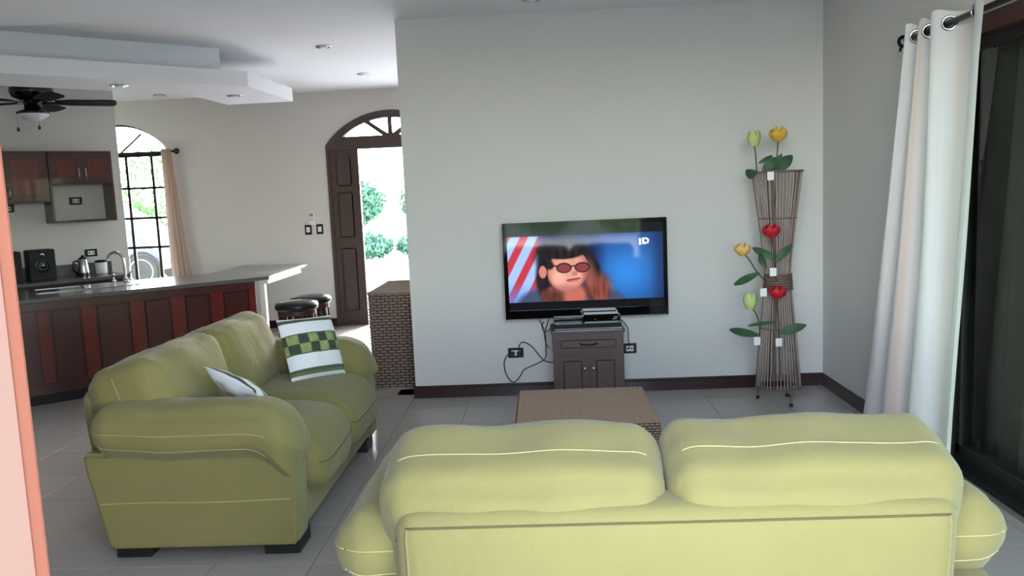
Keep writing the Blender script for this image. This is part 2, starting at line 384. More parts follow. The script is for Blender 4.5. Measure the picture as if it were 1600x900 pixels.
# ------------------------------------------------------------------ sliding door in the right wall
d2 = bpy.data.objects.new('door_2', None); COL.objects.link(d2); struct(d2); d2.location = (XR+.12, 0, 0)
d2['label'] = 'dark framed sliding glass door in the right wall'
G().box((-.08, SD0, SDH-.085), (.07, SD1, SDH)).build('head_frame', 'mahogany', d2)
G().box((-.08, SD0, 0), (.07, SD1, .03)).box((-.02, SD0, .03), (.03, SD1, .06)).build('track', 'black_wood', d2)
for y in (SD1-.06, SD0): G().box((-.08, y, .03), (.07, y+.06, SDH-.08)).build('side_frame', 'black_wood', d2)
for k, (ya, yb, xo) in enumerate(((2.82, SD1-.06, .0), (SD0+.06, 2.88, .035))):
    lf = G().box((xo-.016, ya, .06), (xo+.016, ya+.06, SDH-.085)).box((xo-.016, yb-.045, .06), (xo+.016, yb, SDH-.085)).box((xo-.016, ya, .06), (xo+.016, yb, .11)).box((xo-.016, ya, SDH-.14), (xo+.016, yb, SDH-.085)).build('sliding_leaf', 'black_wood', d2)
    G().box((xo-.003, ya+.06, .11), (xo+.003, yb-.045, SDH-.14)).build('glass_pane', 'tinted', lf)
# ------------------------------------------------------------------ veranda beyond the sliding door
struct(G().box((XR+.2, Y0-.2, -.12), (5.2, 5.2, -.018)).build('floor_veranda', 'veranda_floor'))
vw = struct(G().box((XR+.2, 4.85, -.02), (5.2, 5.0, 2.7)).build('wall_veranda', 'greenwall'))
struct(G().box((XR+.2, -.6, 2.6), (5.25, 5.1, 2.72)).build('ceiling_veranda', 'ceil'))
struct(G().box((XR+.2, 4.83, -.02), (5.1, 4.85, .16)).box((XR+.2, 4.825, .15), (5.1, 4.85, .175)).build('baseboard_veranda', 'skirt'))
# porch roof outside the front door
struct(G().box((-4.0, YF+.2, 2.72), (.6, YF+1.5, 2.85)).build('ceiling_porch', 'ceil'))
# ground
struct(G().box((-60, YF+.2, -.3), (40, 140, -.13)).build('ground_paving', 'paving'))
struct(G().box((-40, -60, -.3), (40, YF+.2, -.14)).build('ground_lawn', 'lawn'))
struct(G().box((-9, -14.5, -.138), (9, Y0-.25, -.02)).build('ground_bounce_terrace', 'paving'))  # unseen pale terrace, added and extended to bounce neutral light indoors

# ================================================================== SOFAS
def pad_fn(half, r, puff, wr=.004, wscale=(6, 6, 6), seed=0.):
    inner = Vector((max(half[0]-r, .001), max(half[1]-r, .001), max(half[2]-r, .001)))
    def f(p, off=0.):
        q = Vector((p[0]*half[0], p[1]*half[1], p[2]*half[2]))
        c = Vector([max(-inner[k], min(inner[k], q[k])) for k in range(3)]); d = q-c
        if d.length > 1e-9: q = c+d.normalized()*(r+off)
        a = [1-p[k]**2 for k in range(3)]
        a = [max(0, v)**.5 for v in a]
        q = Vector((q[0]+puff[0]*p[0]*a[1]*a[2], q[1]+puff[1]*p[1]*a[0]*a[2], q[2]+puff[2]*p[2]*a[0]*a[1]))
        if wr:
            nv = noise.noise(Vector((q[0]*wscale[0]+seed, q[1]*wscale[1], q[2]*wscale[2])))
            nn = Vector(p).normalized(); q += nn*nv*wr
        return q
    return f
def pad(name, f, n, m, parent, dfm=None, matl=None):
    nx, ny, nz = n; g = G(); idx = {}
    def vid(p):
        k = tuple(round(v, 5) for v in p)
        if k not in idx:
            q = f(p); q = dfm(q) if dfm else q; idx[k] = len(g.v); g.v.append(q)
        return idx[k]
    N = (nx, ny, nz)
    for ax in range(3):
        i1, i2 = (ax+1) % 3, (ax+2) % 3
        for s in (-1, 1):
            for a in range(N[i1]):
                for b in range(N[i2]):
                    cs = []
                    for da, db in ((0, 0), (1, 0), (1, 1), (0, 1)):
                        p = [0, 0, 0]; p[ax] = s; p[i1] = -1+2*(a+da)/N[i1]; p[i2] = -1+2*(b+db)/N[i2]; cs.append(vid(p))
                    g.f.append(tuple(cs if s > 0 else cs[::-1]))
    return g.build(name, m, parent, smooth=True)
def seam(name, f, path, parent, dfm=None, m='thread', r=.0015, off=.001):
    pts = [f(p, off) for p in path]
    if dfm: pts = [dfm(q) for q in pts]
    return G().tube(pts, r, 5).build(name, m, parent, smooth=True)
def make_sofa():
    s = thing('sofa', 'x', 'sofa')
    # lower body and front rail
    G().box((-.70, .02, .065), (.70, .84, .28)).build('seat_base', 'sofa', s, bevel=.02, seg=3)
    # arms: upholstered side block and a puffy pad that falls over its front
    for sg in (-1, 1):
        g = G(); prof = [(.02, .065), (.86, .065), (.875, .40), (.86, .50), (-.06, .50), (-.055, .42)]
        mm = Matrix(((0, 0, sg, sg*.68), (1, 0, 0, 0), (0, 1, 0, 0), (0, 0, 0, 1)))
        g.prism(prof, 0, .17, mm)
        ab = g.build('arm_block', 'sofa', s, bevel=.018, seg=3)
        G().tube([(sg*.852, y, .275+.003*math.sin(y*9)) for y in [i*.04 for i in range(0, 22)]], .0018, 5).build('stitching', 'thread', ab)
        f = pad_fn((.145, .46, .105), .095, (.015, .0, .025), .010, (9, 5, 9), sg*3.)
        def dfm(q, sg=sg):
            y = q.y+.44; z = q.z+.575; x = sg*(.755)+q.x*1.0
            t = max(0, (y-.66)/.24)
            z -= .20*t**2.2*(1 if q.z < 0 else .35+.25*t); y -= .03*t*t*(0 if q.z > 0 else 1)
            z += .02*max(0, (.3-y)/.3)
            return Vector((x, y, z))
        ap = pad('arm_pad', f, (12, 40, 12), 'sofa', s, dfm)
        for zz in (.12, -.62):
            seam('stitching', f, [(sg, -1+1.72*i/40, zz) for i in range(41)], ap, dfm)
        seam('stitching', f, [(sg*(-.9+1.85*i/16), -1, .12) for i in range(17)], ap, dfm)
        seam('stitching', f, [(sg*(-.9+1.85*i/16), -1, -.62) for i in range(17)], ap, dfm)
    # back panel
    f = pad_fn((.712, .095, .343), .06, (.0, .008, .0), .003, (3, 3, 3))
    dfp = lambda q: Vector((q.x, .02+q.y-.06*(q.z+.343)/.686, .065+.343+q.z))
    bp = pad('back_panel', f, (40, 6, 16), 'sofa', s, dfp)
    seam('piping', f, [(-.96+1.92*i/60, -1, .90) for i in range(61)], bp, dfp, 'darkseam', .003, .0)
    for sg in (-1, 1): seam('piping', f, [(sg*.955, -1, -.95+1.85*i/20) for i in range(21)], bp, dfp, 'sofa', .004, .0)
    # seat cushions
    for sg in (-1, 1):
        f = pad_fn((.322, .375, .125), .085, (.0, .02, .028), .008, (7, 4, 7), sg*7.)
        def dfc(q, sg=sg):
            y = q.y+.545; z = q.z+.375
            t = max(0, (y-.70)/.22); z -= .055*t*t
            return Vector((sg*.325+q.x, y, z))
        sc_ = pad('seat_cushion', f, (20, 24, 10), 'sofa', s, dfc)
        seam('stitching', f, [(-.95+1.9*i/24, 1, .30) for i in range(25)], sc_, dfc, 'darkseam', .002)
    # back cushions, overstuffed and folding over the back panel
    for sg in (-1, 1):
        f = pad_fn((.379, .165, .228), .085, (.004, .045, .008), .010, (6, 9, 5), sg*11.+2)
        ca, sa = math.cos(R(17)), math.sin(R(17))
        def dfb(q, sg=sg):
            y = q.y*ca-q.z*sa; z = q.y*sa+q.z*ca
            wv = .004*math.sin(q.x*17+sg)
            return Vector((sg*.381+q.x, .125+y, .642+z+(wv if q.z > .1 else 0)))
        bc = pad('back_cushion', f, (34, 16, 20), 'sofa', s, dfb)
        seam('stitching', f, [(-.9+1.8*i/50, -.22, 1) for i in range(51)], bc, dfb, 'thread', .0015)
        seam('piping', f, [(-.9+1.8*i/50, -1, .30) for i in range(51)], bc, dfb, 'darkseam', .002)
        seam('stitching', f, [(sg, -.1+.03*math.sin(i*.3), .8-1.7*i/24) for i in range(25)], bc, dfb, 'thread', .0015)
    for x in (-.70, .70):
        for y in (.09, .76): G().box((x-.085, y-.075, 0), (x+.085, y+.085, .068)).build('leg', 'black_wood', s, bevel=.004, seg=1)
    return s
sofa = make_sofa(); sofa.location = (-1.975, 4.21, 0); sofa.rotation_euler = (0, 0, R(-90))
sofa['label'] = 'lime green sofa along the kitchen counter, seen from its arm end, with two throw pillows'; sofa['group'] = 'matching green sofas'
s2 = copy_tree(sofa); s2.location = (.298, 2.10, 0); s2.rotation_euler = (0, 0, 0)
s2['label'] = 'lime green sofa in the foreground seen from behind, facing the television'

# throw pillows
def pillow_mat(name, flip):
    m = bpy.data.materials.new(name); m.use_nodes = True; n = m.node_tree.nodes; l = m.node_tree.links; b = n['Principled BSDF']; b.inputs['Roughness'].default_value = .85
    uv = n.new('ShaderNodeTexCoord'); sp = n.new('ShaderNodeSeparateXYZ'); l.new(uv.outputs['UV'], sp.inputs[0])
    cr = n.new('ShaderNodeValToRGB'); cr.color_ramp.interpolation = 'CONSTANT'; e = cr.color_ramp.elements
    W = (*lin(flip or (222, 222, 226)), 1); Dk = (*lin((74, 82, 66)), 1); Gr = (*lin((98, 108, 70)), 1)
    st = [(0, W), (.045, Gr), (.09, Dk), (.14, W), (.37, Dk), (.385, Gr), (.69, Dk), (.705, W), (.905, Dk), (.965, W)]
    e[0].position, e[0].color = st[0]; e[1].position, e[1].color = st[1]
    for p, c in st[2:]:
        x = e.new(p); x.color = c
    l.new(sp.outputs['Y'], cr.inputs[0])
    mp = n.new('ShaderNodeMapping'); mp.inputs['Scale'].default_value = (6.0, 6.55, 1); mp.inputs['Location'].default_value = (.2, -.54, .5); l.new(uv.outputs['UV'], mp.inputs[0])
    ck = n.new('ShaderNodeTexChecker'); ck.inputs['Scale'].default_value = 1; ck.inputs[1].default_value = (*lin((58, 64, 52)), 1); ck.inputs[2].default_value = (*lin((132, 146, 92)), 1); l.new(mp.outputs[0], ck.inputs['Vector'])
    nz = n.new('ShaderNodeTexNoise'); nz.inputs['Scale'].default_value = 9; l.new(uv.outputs['UV'], nz.inputs['Vector'])
    mm = n.new('ShaderNodeMix'); mm.data_type = 'RGBA'; mm.blend_type = 'OVERLAY'; mm.inputs[0].default_value = .5; l.new(ck.outputs[0], mm.inputs[6]); l.new(nz.outputs[0], mm.inputs[7])
    a = n.new('ShaderNodeMath'); a.operation = 'COMPARE'; a.inputs[1].default_value = .5375; a.inputs[2].default_value = .1525; l.new(sp.outputs['Y'], a.inputs[0])
    mx = n.new('ShaderNodeMix'); mx.data_type = 'RGBA'; l.new(a.outputs[0], mx.inputs[0]); l.new(cr.outputs[0], mx.inputs[6]); l.new(mm.outputs[2], mx.inputs[7]); l.new(mx.outputs[2], b.inputs['Base Color'])
    return m
pm = pillow_mat('patterned_pillow_print', None)
M['pillow_back'] = mat('white_pillow_back', (218, 219, 228), .85, bump=.1, bscale=20)
def make_pillow(label, mw, S=.42, T=.075):
    p = thing('throw_pillow', label, 'pillow', group='throw pillows on the left sofa'); p.matrix_world = mw
    n = 22
    for side, m in ((1, pm), (-1, 'pillow_back')):
        g = G(); uv = []
        for i in range(n+1):
            for j in range(n+1):
                u, v = -1+2*i/n, -1+2*j/n
                e = max(0, (1-u*u)*(1-v*v))**.45
                k = 1-.06*(1-abs(u*v))*(u*u+v*v)*.5
                w_ = noise.noise(Vector((u*2.3, v*2.3, side*3)))*.012*e
                g.v.append(Vector((u*S/2*k, side*(T*e+w_)-.0, v*S/2*k))); uv.append((.5+u/2, .5+v/2))
        for i in range(n):
            for j in range(n):
                q = (i*(n+1)+j, (i+1)*(n+1)+j, (i+1)*(n+1)+j+1, i*(n+1)+j+1); g.f.append(q if side < 0 else q[::-1])
        g.build('front_cover' if side > 0 else 'back_cover', m, p, smooth=True, uv=uv)
    return p
def frame(o, x, z):   # x = pillow right, z = pillow up, y = out of the printed face
    x = Vector(x).normalized(); z = Vector(z); z = (z-x*z.dot(x)).normalized(); y = z.cross(x)
    return Matrix(((x.x, y.x, z.x, o[0]), (x.y, y.y, z.y, o[1]), (x.z, y.z, z.z, o[2]), (0, 0, 0, 1)))
make_pillow('patterned pillow with white bands and green checks leaning in the far sofa corner', frame((-1.3891, 4.6967, .6909), (-.652, -.7562, .0549), (-.2706, .2997, .9148)), .37)
make_pillow('white pillow turned edge-on behind the near sofa arm', frame((-1.4293, 3.7226, .6636), (.8565, -.4254, -.2924), (-.1812, -.7783, .6012)), .32, .05)

# ================================================================== WICKER PIECES
def weave(g, o, u, v, w_, h_, du, dv, dp, z=0):
    o = Vector(o); u = Vector(u); v = Vector(v); n = u.cross(v).normalized()
    rows = max(1, round(h_/dv)); dv = h_/rows; cols = max(1, round(w_/du)); du = w_/cols
    for r_ in range(rows):
        off = .5*du if r_ % 2 else 0
        for c in range(-1, cols+1):
            a = max(0, c*du+off); b = min(w_, (c+1)*du+off)
            if b-a < du*.2: continue
            e_ = du*.07; a = max(0, a-e_); b = min(w_, b+e_); y0, y1 = (r_+.06)*dv, (r_+.94)*dv; ym = (y0+y1)/2; i = (b-a)*.26
            P = lambda x, y, d: o+u*x+v*y+n*d
            g.add([P(a, ym, 0), P(a+i, y0, .002), P(b-i, y0, .002), P(b, ym, 0), P(b-i, y1, .002), P(a+i, y1, .002), P(a+i, ym, dp), P(b-i, ym, dp)], [(1, 2, 7, 6), (6, 7, 4, 5), (0, 1, 6), (0, 6, 5), (2, 3, 7), (7, 3, 4)])
def wicker_block(t, x0, x1, y0, y1, z0, z1, du, dv, dp, m):
    G().box((x0, y0, z0), (x1, y1, z1)).build('core', 'wicker_core', t)
    for nm, o, u, v, a, b in (('front_weave', (x0, y0, z0), (1, 0, 0), (0, 0, 1), x1-x0, z1-z0), ('back_weave', (x1, y1, z0), (-1, 0, 0), (0, 0, 1), x1-x0, z1-z0),
                              ('side_weave', (x0, y1, z0), (0, -1, 0), (0, 0, 1), y1-y0, z1-z0), ('side_weave', (x1, y0, z0), (0, 1, 0), (0, 0, 1), y1-y0, z1-z0),
                              ('top_weave', (x0, y0, z1), (1, 0, 0), (0, 1, 0), x1-x0, y1-y0)):
        g = G(); weave(g, o, u, v, a, b, du, dv, dp); q = g.build(nm, m, t); q['kind'] = 'stuff'
ot = thing('wicker_ottoman', 'brown woven wicker ottoman in front of the television cabinet', 'ottoman', (.175, 4.21, 0))
wicker_block(ot, -.348, .348, -.36, .36, .05, .415, .026, .0135, .008, 'wicker2')
for x in (-.30, .30):
    for y in (-.31, .31): G().lathe([(.018, 0), (.024, .055)], 10, (x, y, 0)).build('foot', 'black_wood', ot)
ch = thing('wicker_chest', 'tall dark wicker chest behind the end of the television wall', 'chest', (-1.0, 6.87, 0))
wicker_block(ch, -.42, .42, -.42, .42, .02, .785, .066, .0235, .014, 'wicker')
G().box((-.43, -.43, 0), (.43, .43, .02)).build('base_rim', 'wicker', ch)
G().tube([(-.42, -.42, .79), (.42, -.42, .79), (.42, .42, .79), (-.42, .42, .79), (-.42, -.42, .79)], .011, 8).build('top_rim', 'wicker', ch)

# ================================================================== TELEVISION
tvp = [on_y(*p, 6.0) for p in ((784, 350), (1041, 339), (1045, 491), (791, 501))]
tx0 = (tvp[0].x+tvp[3].x)/2; tx1 = (tvp[1].x+tvp[2].x)/2; tz1 = (tvp[0].z+tvp[1].z)/2; tz0 = (tvp[2].z+tvp[3].z)/2
TW, TH = tx1-tx0, tz1-tz0
tv = thing('television', 'large black flat television on the wall showing a programme', 'television', ((tx0+tx1)/2, 6.0, (tz0+tz1)/2))
hw, hh = TW/2, TH/2
G().box((-hw, .005, -hh), (hw, .055, hh)).build('casing', 'black', tv, bevel=.006)
G().box((-hw*.6, .055, -hh*.6), (hw*.6, .142, hh*.6)).build('wall_mount', 'matte_black', tv, bevel=.01)
bl, bt, bb = .030, .030, .068
g = G().box((-hw, 0, -hh), (-hw+bl, .008, hh)).box((hw-bl, 0, -hh), (hw, .008, hh)).box((-hw+bl, 0, hh-bt), (hw-bl, .008, hh)).box((-hw+bl, 0, -hh), (hw-bl, .008, -hh+bb))
bz = g.build('bezel', 'gloss_black', tv)
G().tube([(-hw+.01, -.002, -hh+.003), (hw-.01, -.002, -hh+.003)], .0035, 6).build('chrome_strip', 'chrome', bz)
text_mesh('brand_lettering', 'SAMSUNG', .026, 'chrome', bz, Matrix.Translation((0.03, -.001, -hh+.030)) @ Matrix.Rotation(R(90), 4, 'X'))
def sm(a, b, x):
    t = max(0, min(1, (x-a)/(b-a))); return t*t*(3-2*t)
def mixc(a, b, t): return tuple(a[k]+(b[k]-a[k])*t for k in range(3))
def ell(u, v, cx, cy, rx, ry, soft=.15, sh=0.):
    x = (u-cx-sh*(v-cy))/rx; y = (v-cy)/ry; return 1-sm(1-soft, 1+soft, math.sqrt(x*x+y*y))
def line(u, v, x0, y0, x1, y1, wd):
    dx, dy = x1-x0, (y1-y0); L = dx*dx+dy*dy; t = max(0, min(1, ((u-x0)*dx+(v-y0)*dy)/L)); d = math.hypot(u-x0-t*dx, v-y0-t*dy); return 1-sm(wd*.6, wd*1.3, d)
def screen(X, Y):      # X 0..1.78, Y 0..1 (down)
    u = X; v = Y
    if v < .115 or v > .90: c = (14, 16, 20); 
    else:
        c = mixc((26, 52, 104), (48, 122, 200), math.exp(-(((u-1.36)/.40)**2+((v-.58)/.40)**2)))
        c = mixc(c, (20, 40, 88), .8*(1-sm(.98, 1.16, u))); c = mixc(c, (22, 34, 66), sm(1.60, 1.78, u)*.6)
        fl = (1-sm(.30, .46, u))
        s_ = math.sin((u*1.0+v*.52)*30); c = mixc(c, mixc((150, 178, 226), (178, 52, 66), sm(-.1, .35, s_)), fl)
        c = mixc(c, (84, 128, 206), fl*sm(.62, .9, v)*.7)
    if .115 <= v <= .90:
        nz = noise.noise(Vector((u*22, v*6, 1)))
        hair = (30+nz*14, 26+nz*10, 30+nz*8); red = (112+nz*52, 58+nz*30, 50+nz*22); skin = (204+nz*8, 142+nz*6, 128+nz*6)
        sh_ = max(ell(u, v, .42, .98, .34, .24), ell(u, v, 1.12, .98, .24, .20)); c = mixc(c, (62, 72, 98), sh_)
        c = mixc(c, hair, ell(u, v, .52, .62, .20, .34)); c = mixc(c, red, ell(u, v, .62, .83, .26, .13)*.7)
        c = mixc(c, hair, ell(u, v, .96, .64, .11, .26)); c = mixc(c, red, ell(u, v, 1.03, .76, .15, .18, .45))
        c = mixc(c, (176, 96, 82), ell(u, v, .76, .86, .13, .17, .3)); c = mixc(c, hair, ell(u, v, .66, .36, .33, .21, .25))
        c = mixc(c, (190, 120, 106), ell(u, v, .40, .545, .045, .075))
        c = mixc(c, (172, 108, 98), ell(u, v, .69, .535, .235, .245, .06, -.1)); c = mixc(c, skin, ell(u, v, .68, .54, .20, .22, .2, -.1))
        c = mixc(c, (228, 168, 150), ell(u, v, .585, .62, .07, .07, .5)*.7); c = mixc(c, (224, 160, 146), ell(u, v, .80, .61, .05, .05, .5)*.6)
        c = mixc(c, hair, ell(u, v, .62, .285, .28, .115, .12, .2)); c = mixc(c, hair, line(u, v, .40, .32, .48, .47, .05))
        c = mixc(c, (150, 88, 80), ell(u, v, .93, .60, .07, .16, .6)*.7); c = mixc(c, (160, 98, 90), ell(u, v, .66, .76, .12, .05, .7)*.6)
        for gx in (.645, .855):
            c = mixc(c, (34, 26, 30), ell(u, v, gx, .505, .088, .062, .1)); c = mixc(c, (126, 58, 60), ell(u, v, gx, .507, .074, .048, .1))
        c = mixc(c, (34, 26, 30), max(line(u, v, .73, .49, .77, .48, .008), line(u, v, .56, .48, .43, .46, .009)))
        c = mixc(c, (176, 112, 102), ell(u, v, .765, .575, .035, .03, .4)); c = mixc(c, (122, 52, 54), line(u, v, .68, .655, .82, .635, .011)); c = mixc(c, (196, 104, 100), line(u, v, .70, .675, .80, .662, .010))
        if 1.51 < u < 1.535 and .19 < v < .262: c = (235, 238, 242)
        if 1.545 < u < 1.625 and .182 < v < .256:
            x, y = (u-1.545)/.08, (v-.182)/.074
            if (x < .5 or ((x-.5)/.5)**2+((y-.5)/.5)**2 < 1) and not (.28 < x < .5 and .26 < y < .74) and not (x >= .5 and ((x-.5)/.24)**2+((y-.5)/.26)**2 < 1): c = (235, 238, 242)
    return c
NX, NY = 300, 168
g = G(); cols = []
sx0, sx1, sz0, sz1 = -hw+bl, hw-bl, -hh+bb, hh-bt
for j in range(NY+1):
    for i in range(NX+1):
        g.v.append(Vector((sx0+(sx1-sx0)*i/NX, .003, sz1-(sz1-sz0)*j/NY))); cols.append(screen(1.78*i/NX, j/NY))
for j in range(NY):
    for i in range(NX):
        a = j*(NX+1)+i; g.f.append((a, a+NX+1, a+NX+2, a+1))
scm = bpy.data.materials.new('lit_screen'); scm.use_nodes = True; n = scm.node_tree.nodes; l = scm.node_tree.links; b = n['Principled BSDF']
b.inputs['Base Color'].default_value = (.004, .004, .005, 1); b.inputs['Roughness'].default_value = .05; at = n.new('ShaderNodeAttribute'); at.attribute_name = 'picture'
l.new(at.outputs['Color'], b.inputs['Emission Color']); b.inputs['Emission Strength'].default_value = .85
so = g.build('screen', scm, tv, smooth=True)
ca = so.data.color_attributes.new('picture', 'FLOAT_COLOR', 'POINT')
for k, c in enumerate(cols): ca.data[k].color = (*lin(c), 1)

# cabinet under it with player and receiver
cz = .545; cx0 = on_y(863, 517, 5.77).x; cx1 = on_y(974, 515, 5.77).x
cb = thing('television_cabinet', 'small brown wooden cabinet with a drawer and two doors under the television', 'cabinet', ((cx0+cx1)/2, 5.77, 0))
cw = (cx1-cx0)/2
G().box((-cw, 0, .0), (cw, .345, cz-.022)).build('body', 'cab_wood', cb, bevel=.003, seg=1)
G().box((-cw-.012, -.015, cz-.022), (cw+.012, .352, cz)).build('top', 'cab_wood', cb, bevel=.006)
dr = G().box((-cw+.03, -.014, .40), (cw-.03, .0, .50)).box((-cw+.055, -.02, .42), (cw-.055, -.01, .48)).build('drawer', 'cab_wood', cb, bevel=.005)
G().tube([(-.06, -.022, .458), (-.055, -.036, .45), (0, -.040, .446), (.055, -.036, .45), (.06, -.022, .458)], .006, 8).build('handle', 'iron', dr, smooth=True)
for sg in (-1, 1):
    x0, x1 = (-cw+.025, -.006) if sg < 0 else (.006, cw-.025)
    dd = G().box((x0, -.014, .05), (x1, 0, .375)).box((x0+.045, -.020, .095), (x1-.045, -.01, .33)).build('cabinet_door', 'cab_wood', cb, bevel=.006)
    G().lathe([(.005, 0), (.005, .012), (.014, .016), (.015, .022), (.006, .028)], 14, (sg*.032, -.014, .275), Matrix.Rotation(R(90), 3, 'X')).build('knob', 'steel', dd, smooth=True)
pl = thing('media_player', 'flat black media player across the cabinet top', 'media player', ((cx0+cx1)/2, 5.80, cz))
G().box((-.235, 0, .004), (.245, .24, .042)).build('case', 'black', pl, bevel=.003, seg=1)
G().box((-.235, -.003, .005), (.245, .001, .012)).build('front_strip', 'chrome', pl)
for x in (-.2, .2): G().lathe([(.012, 0), (.012, .005)], 10, (x, .12, 0)).build('foot', 'black', pl)
rc = thing('cable_receiver', 'glossy black receiver box on top of the media player', 'receiver', ((cx0+cx1)/2, 5.84, cz+.042))
G().box((-.03, 0, .0), (.24, .14, .058)).build('case', 'gloss_black', rc, bevel=.012, seg=3)
for k, x in enumerate((.195, .205)): G().box((x-.012, -.0015, .022+.014*k), (x+.018, .001, .025+.014*k)).build('indicator', 'white', rc)
G().lathe([(.005, 0), (.005, .003)], 10, (.06, 0, .026), Matrix.Rotation(R(90), 3, 'X')).build('button', 'steel', rc)

# ================================================================== OUTLETS, SWITCHES, CABLES
def plate(name, label, cat, loc, w_, h_, rz=0., group=None, kind='outlet', m='iron'):
    t = thing(name, label, cat, loc, rz, group)
    G().box((-w_/2, -.010, -h_/2), (w_/2, 0, h_/2)).build('frame_plate', m, t, bevel=.003, seg=1)
    ins = G().box((-w_*.27, -.013, -h_*.27), (w_*.27, -.008, h_*.27)).build('insert', 'white', t, bevel=.001, seg=1)
    if kind == 'outlet':
        for sg in (-1, 1): G().box((sg*w_*.15-.006, -.0137, -.008), (sg*w_*.15+.006, -.0125, .008)).build('socket', 'matte_black', ins)
    else: G().box((-w_*.12, -.018, -h_*.16), (w_*.12, -.0125, h_*.16)).build('rocker', 'white', ins, bevel=.001, seg=1)
    return t
po = on_y(806, 551, YW); plate('power_outlet', 'black framed outlet with two plugs to the left of the television cabinet', 'outlet', po, .118, .076)
po2 = on_y(984, 544, YW); plate('power_outlet', 'black framed outlet to the right of the television cabinet', 'outlet', po2, .10, .076)
def smoothpts(pts, n=6):
    pts = [Vector(p) for p in pts]; out = []
    P = [pts[0]]+pts+[pts[-1]]
    for i in range(1, len(P)-2):
        for k in range(n):
            t = k/n; a, b, c, d = P[i-1:i+3]
            out.append(.5*((2*b)+(c-a)*t+(2*a-5*b+4*c-d)*t*t+(3*b-a-3*c+d)*t**3))
    return out+[pts[-1]]
def wpts(pix, ys): return smoothpts([on_y(x, y, Y) for (x, y), Y in zip(pix, ys)])
def lead(label, k, pix, ys, r=.0042):
    p0 = Vector((po.x+(-.02, .022)[k], po.y-.013, po.z)); t = thing('power_lead', label, 'power lead', p0)
    G().box((-.014, -.038, -.015), (.014, 0, .015)).build('plug_body', 'cable', t, bevel=.005)
    G().tube([p-p0 for p in [p0+Vector((0, -.03, 0))]+wpts(pix, ys)], r, 6).build('cord', 'cable', t, smooth=True)
lead('black power lead looping low from the left plug up to the television', 0, [(794, 553), (788, 565), (790, 582), (798, 595), (806, 596), (814, 586), (820, 577), (850, 562), (853, 545), (852, 525), (847, 510), (850, 503)], [6.095]+[6.12]*6+[6.132]*4+[6.125])
lead('black power lead arching upwards from the right plug to the cabinet', 1, [(811, 541), (814, 536), (820, 535), (832, 542), (845, 558), (852, 564), (866, 567), (872, 568)], [6.095]+[6.11]*3+[6.118, 6.118]+[6.131]*2)
def child_cable(parent, pix, ys, r=.0035):
    o = parent.location; return G().tube([p-o for p in wpts(pix, ys)], r, 6).build('cable', 'cable', parent, smooth=True)
child_cable(tv, [(842, 496), (848, 510), (854, 518), (860, 513)], [6.03, 6.105, 6.06, 6.03])
child_cable(tv, [(858, 497), (853, 513), (851, 524), (854, 538), (858, 545)], [6.03, 6.085, 6.09, 6.1, 6.105])
child_cable(rc, [(962, 498), (972, 501), (981, 513), (982, 530), (984, 546)], [5.985, 5.995, 6.03, 6.08, 6.128])
sw = [on_y(482, 359, YF), on_y(500, 358, YF)]
plate('light_switch', 'black framed light switch further from the front door', 'light switch', sw[0], .082, .118, 0, 'switches by the front door', 'switch')
plate('light_switch', 'black framed light switch nearer to the front door', 'light switch', sw[1], .082, .118, 0, 'switches by the front door', 'switch')
rp = on_y(488, 341, YF)
t = thing('remote_control', 'white remote control in a wall holder above the switches', 'remote control', rp)
G().box((-.03, -.024, -.075), (.03, -.004, .075)).build('body', 'white', t, bevel=.004)
G().box((-.022, -.026, .02), (.022, -.023, .06)).build('display', 'steel', t)
G().box((-.036, -.03, -.08), (.036, 0, -.03)).build('holder', 'white', t, bevel=.003)
for r_ in range(3):
    for c_ in range(2): G().box((-.016+.02*c_, -.026, -.004-.012*r_), (-.004+.02*c_, -.023, .004-.012*r_)).build('button', 'steel', t)

# ================================================================== RECESSED LIGHTS
def downlight(label, p, z):
    t = thing('downlight', label, 'ceiling light', (p[0], p[1], z), 0, 'recessed chrome downlights')
    G().lathe([(.042, 0), (.068, 0), (.070, -.006), (.060, -.010), (.044, -.004)], 28).build('chrome_ring', 'chrome', t, smooth=True)
    G().lathe([(.0, -.002), (.030, -.002), (.036, -.012), (.020, -.018), (.0, -.019)], 20).build('bulb', 'frost', t, smooth=True)
for lab, px, z in (('chrome downlight in the white hall ceiling nearer to the television wall', (505, 72), CEIL), ('chrome downlight in the white hall ceiling nearest the front door', (568, 115), CEIL),
                   ('chrome downlight above the television, cut by the top of the picture', (830, -2), 2.83), ('chrome downlight under the soffit above the ceiling fan side', (186, 133), 2.5),
                   ('chrome downlight under the angled end of the soffit', (366, 149), 2.5), ('chrome downlight in the ceiling by the arched window', (249, 148), CEIL)):
    downlight(lab, on_z(*px, z), z)

# ================================================================== RATTAN LAMP WITH FLOWERS
lm = thing('rattan_floor_lamp', 'tall hourglass floor lamp of thin rattan sticks in the corner', 'lamp', (1.605, 5.70, 0))
def lr(z):   # radius over height
    P = [(.115, .150), (.35, .132), (.60, .108), (.80, .088), (.90, .081), (1.0, .088), (1.29, .122), (1.61, .163)]
    for (a, ra), (b_, rb) in zip(P, P[1:]):
        if z <= b_: return ra+(rb-ra)*(z-a)/(b_-a)
    return P[-1][1]
zs = [.115, .35, .60, .80, .90, 1.0, 1.29, 1.61]
for k in range(40):
    a = 2*math.pi*k/40; thick = k % 8 == 3
    G().tube([(lr(z)*math.cos(a), lr(z)*math.sin(a), z) for z in zs], .0075 if thick else .0042, 6).build('rattan_stick', 'rattan_dark' if thick else 'rattan', lm, smooth=True)
for z, r_ in ((.117, .006), (.53, .004), (1.29, .004), (1.605, .007)):
    G().ring((0, 0, z), lr(z)+.004, r_, None, 32, 6).build('hoop', 'rattan_dark', lm, smooth=True)
g = G()
for k in range(7): g.ring((0, 0, .80+.017*k), lr(.8+.017*k)+.006, .009, None, 32, 6)
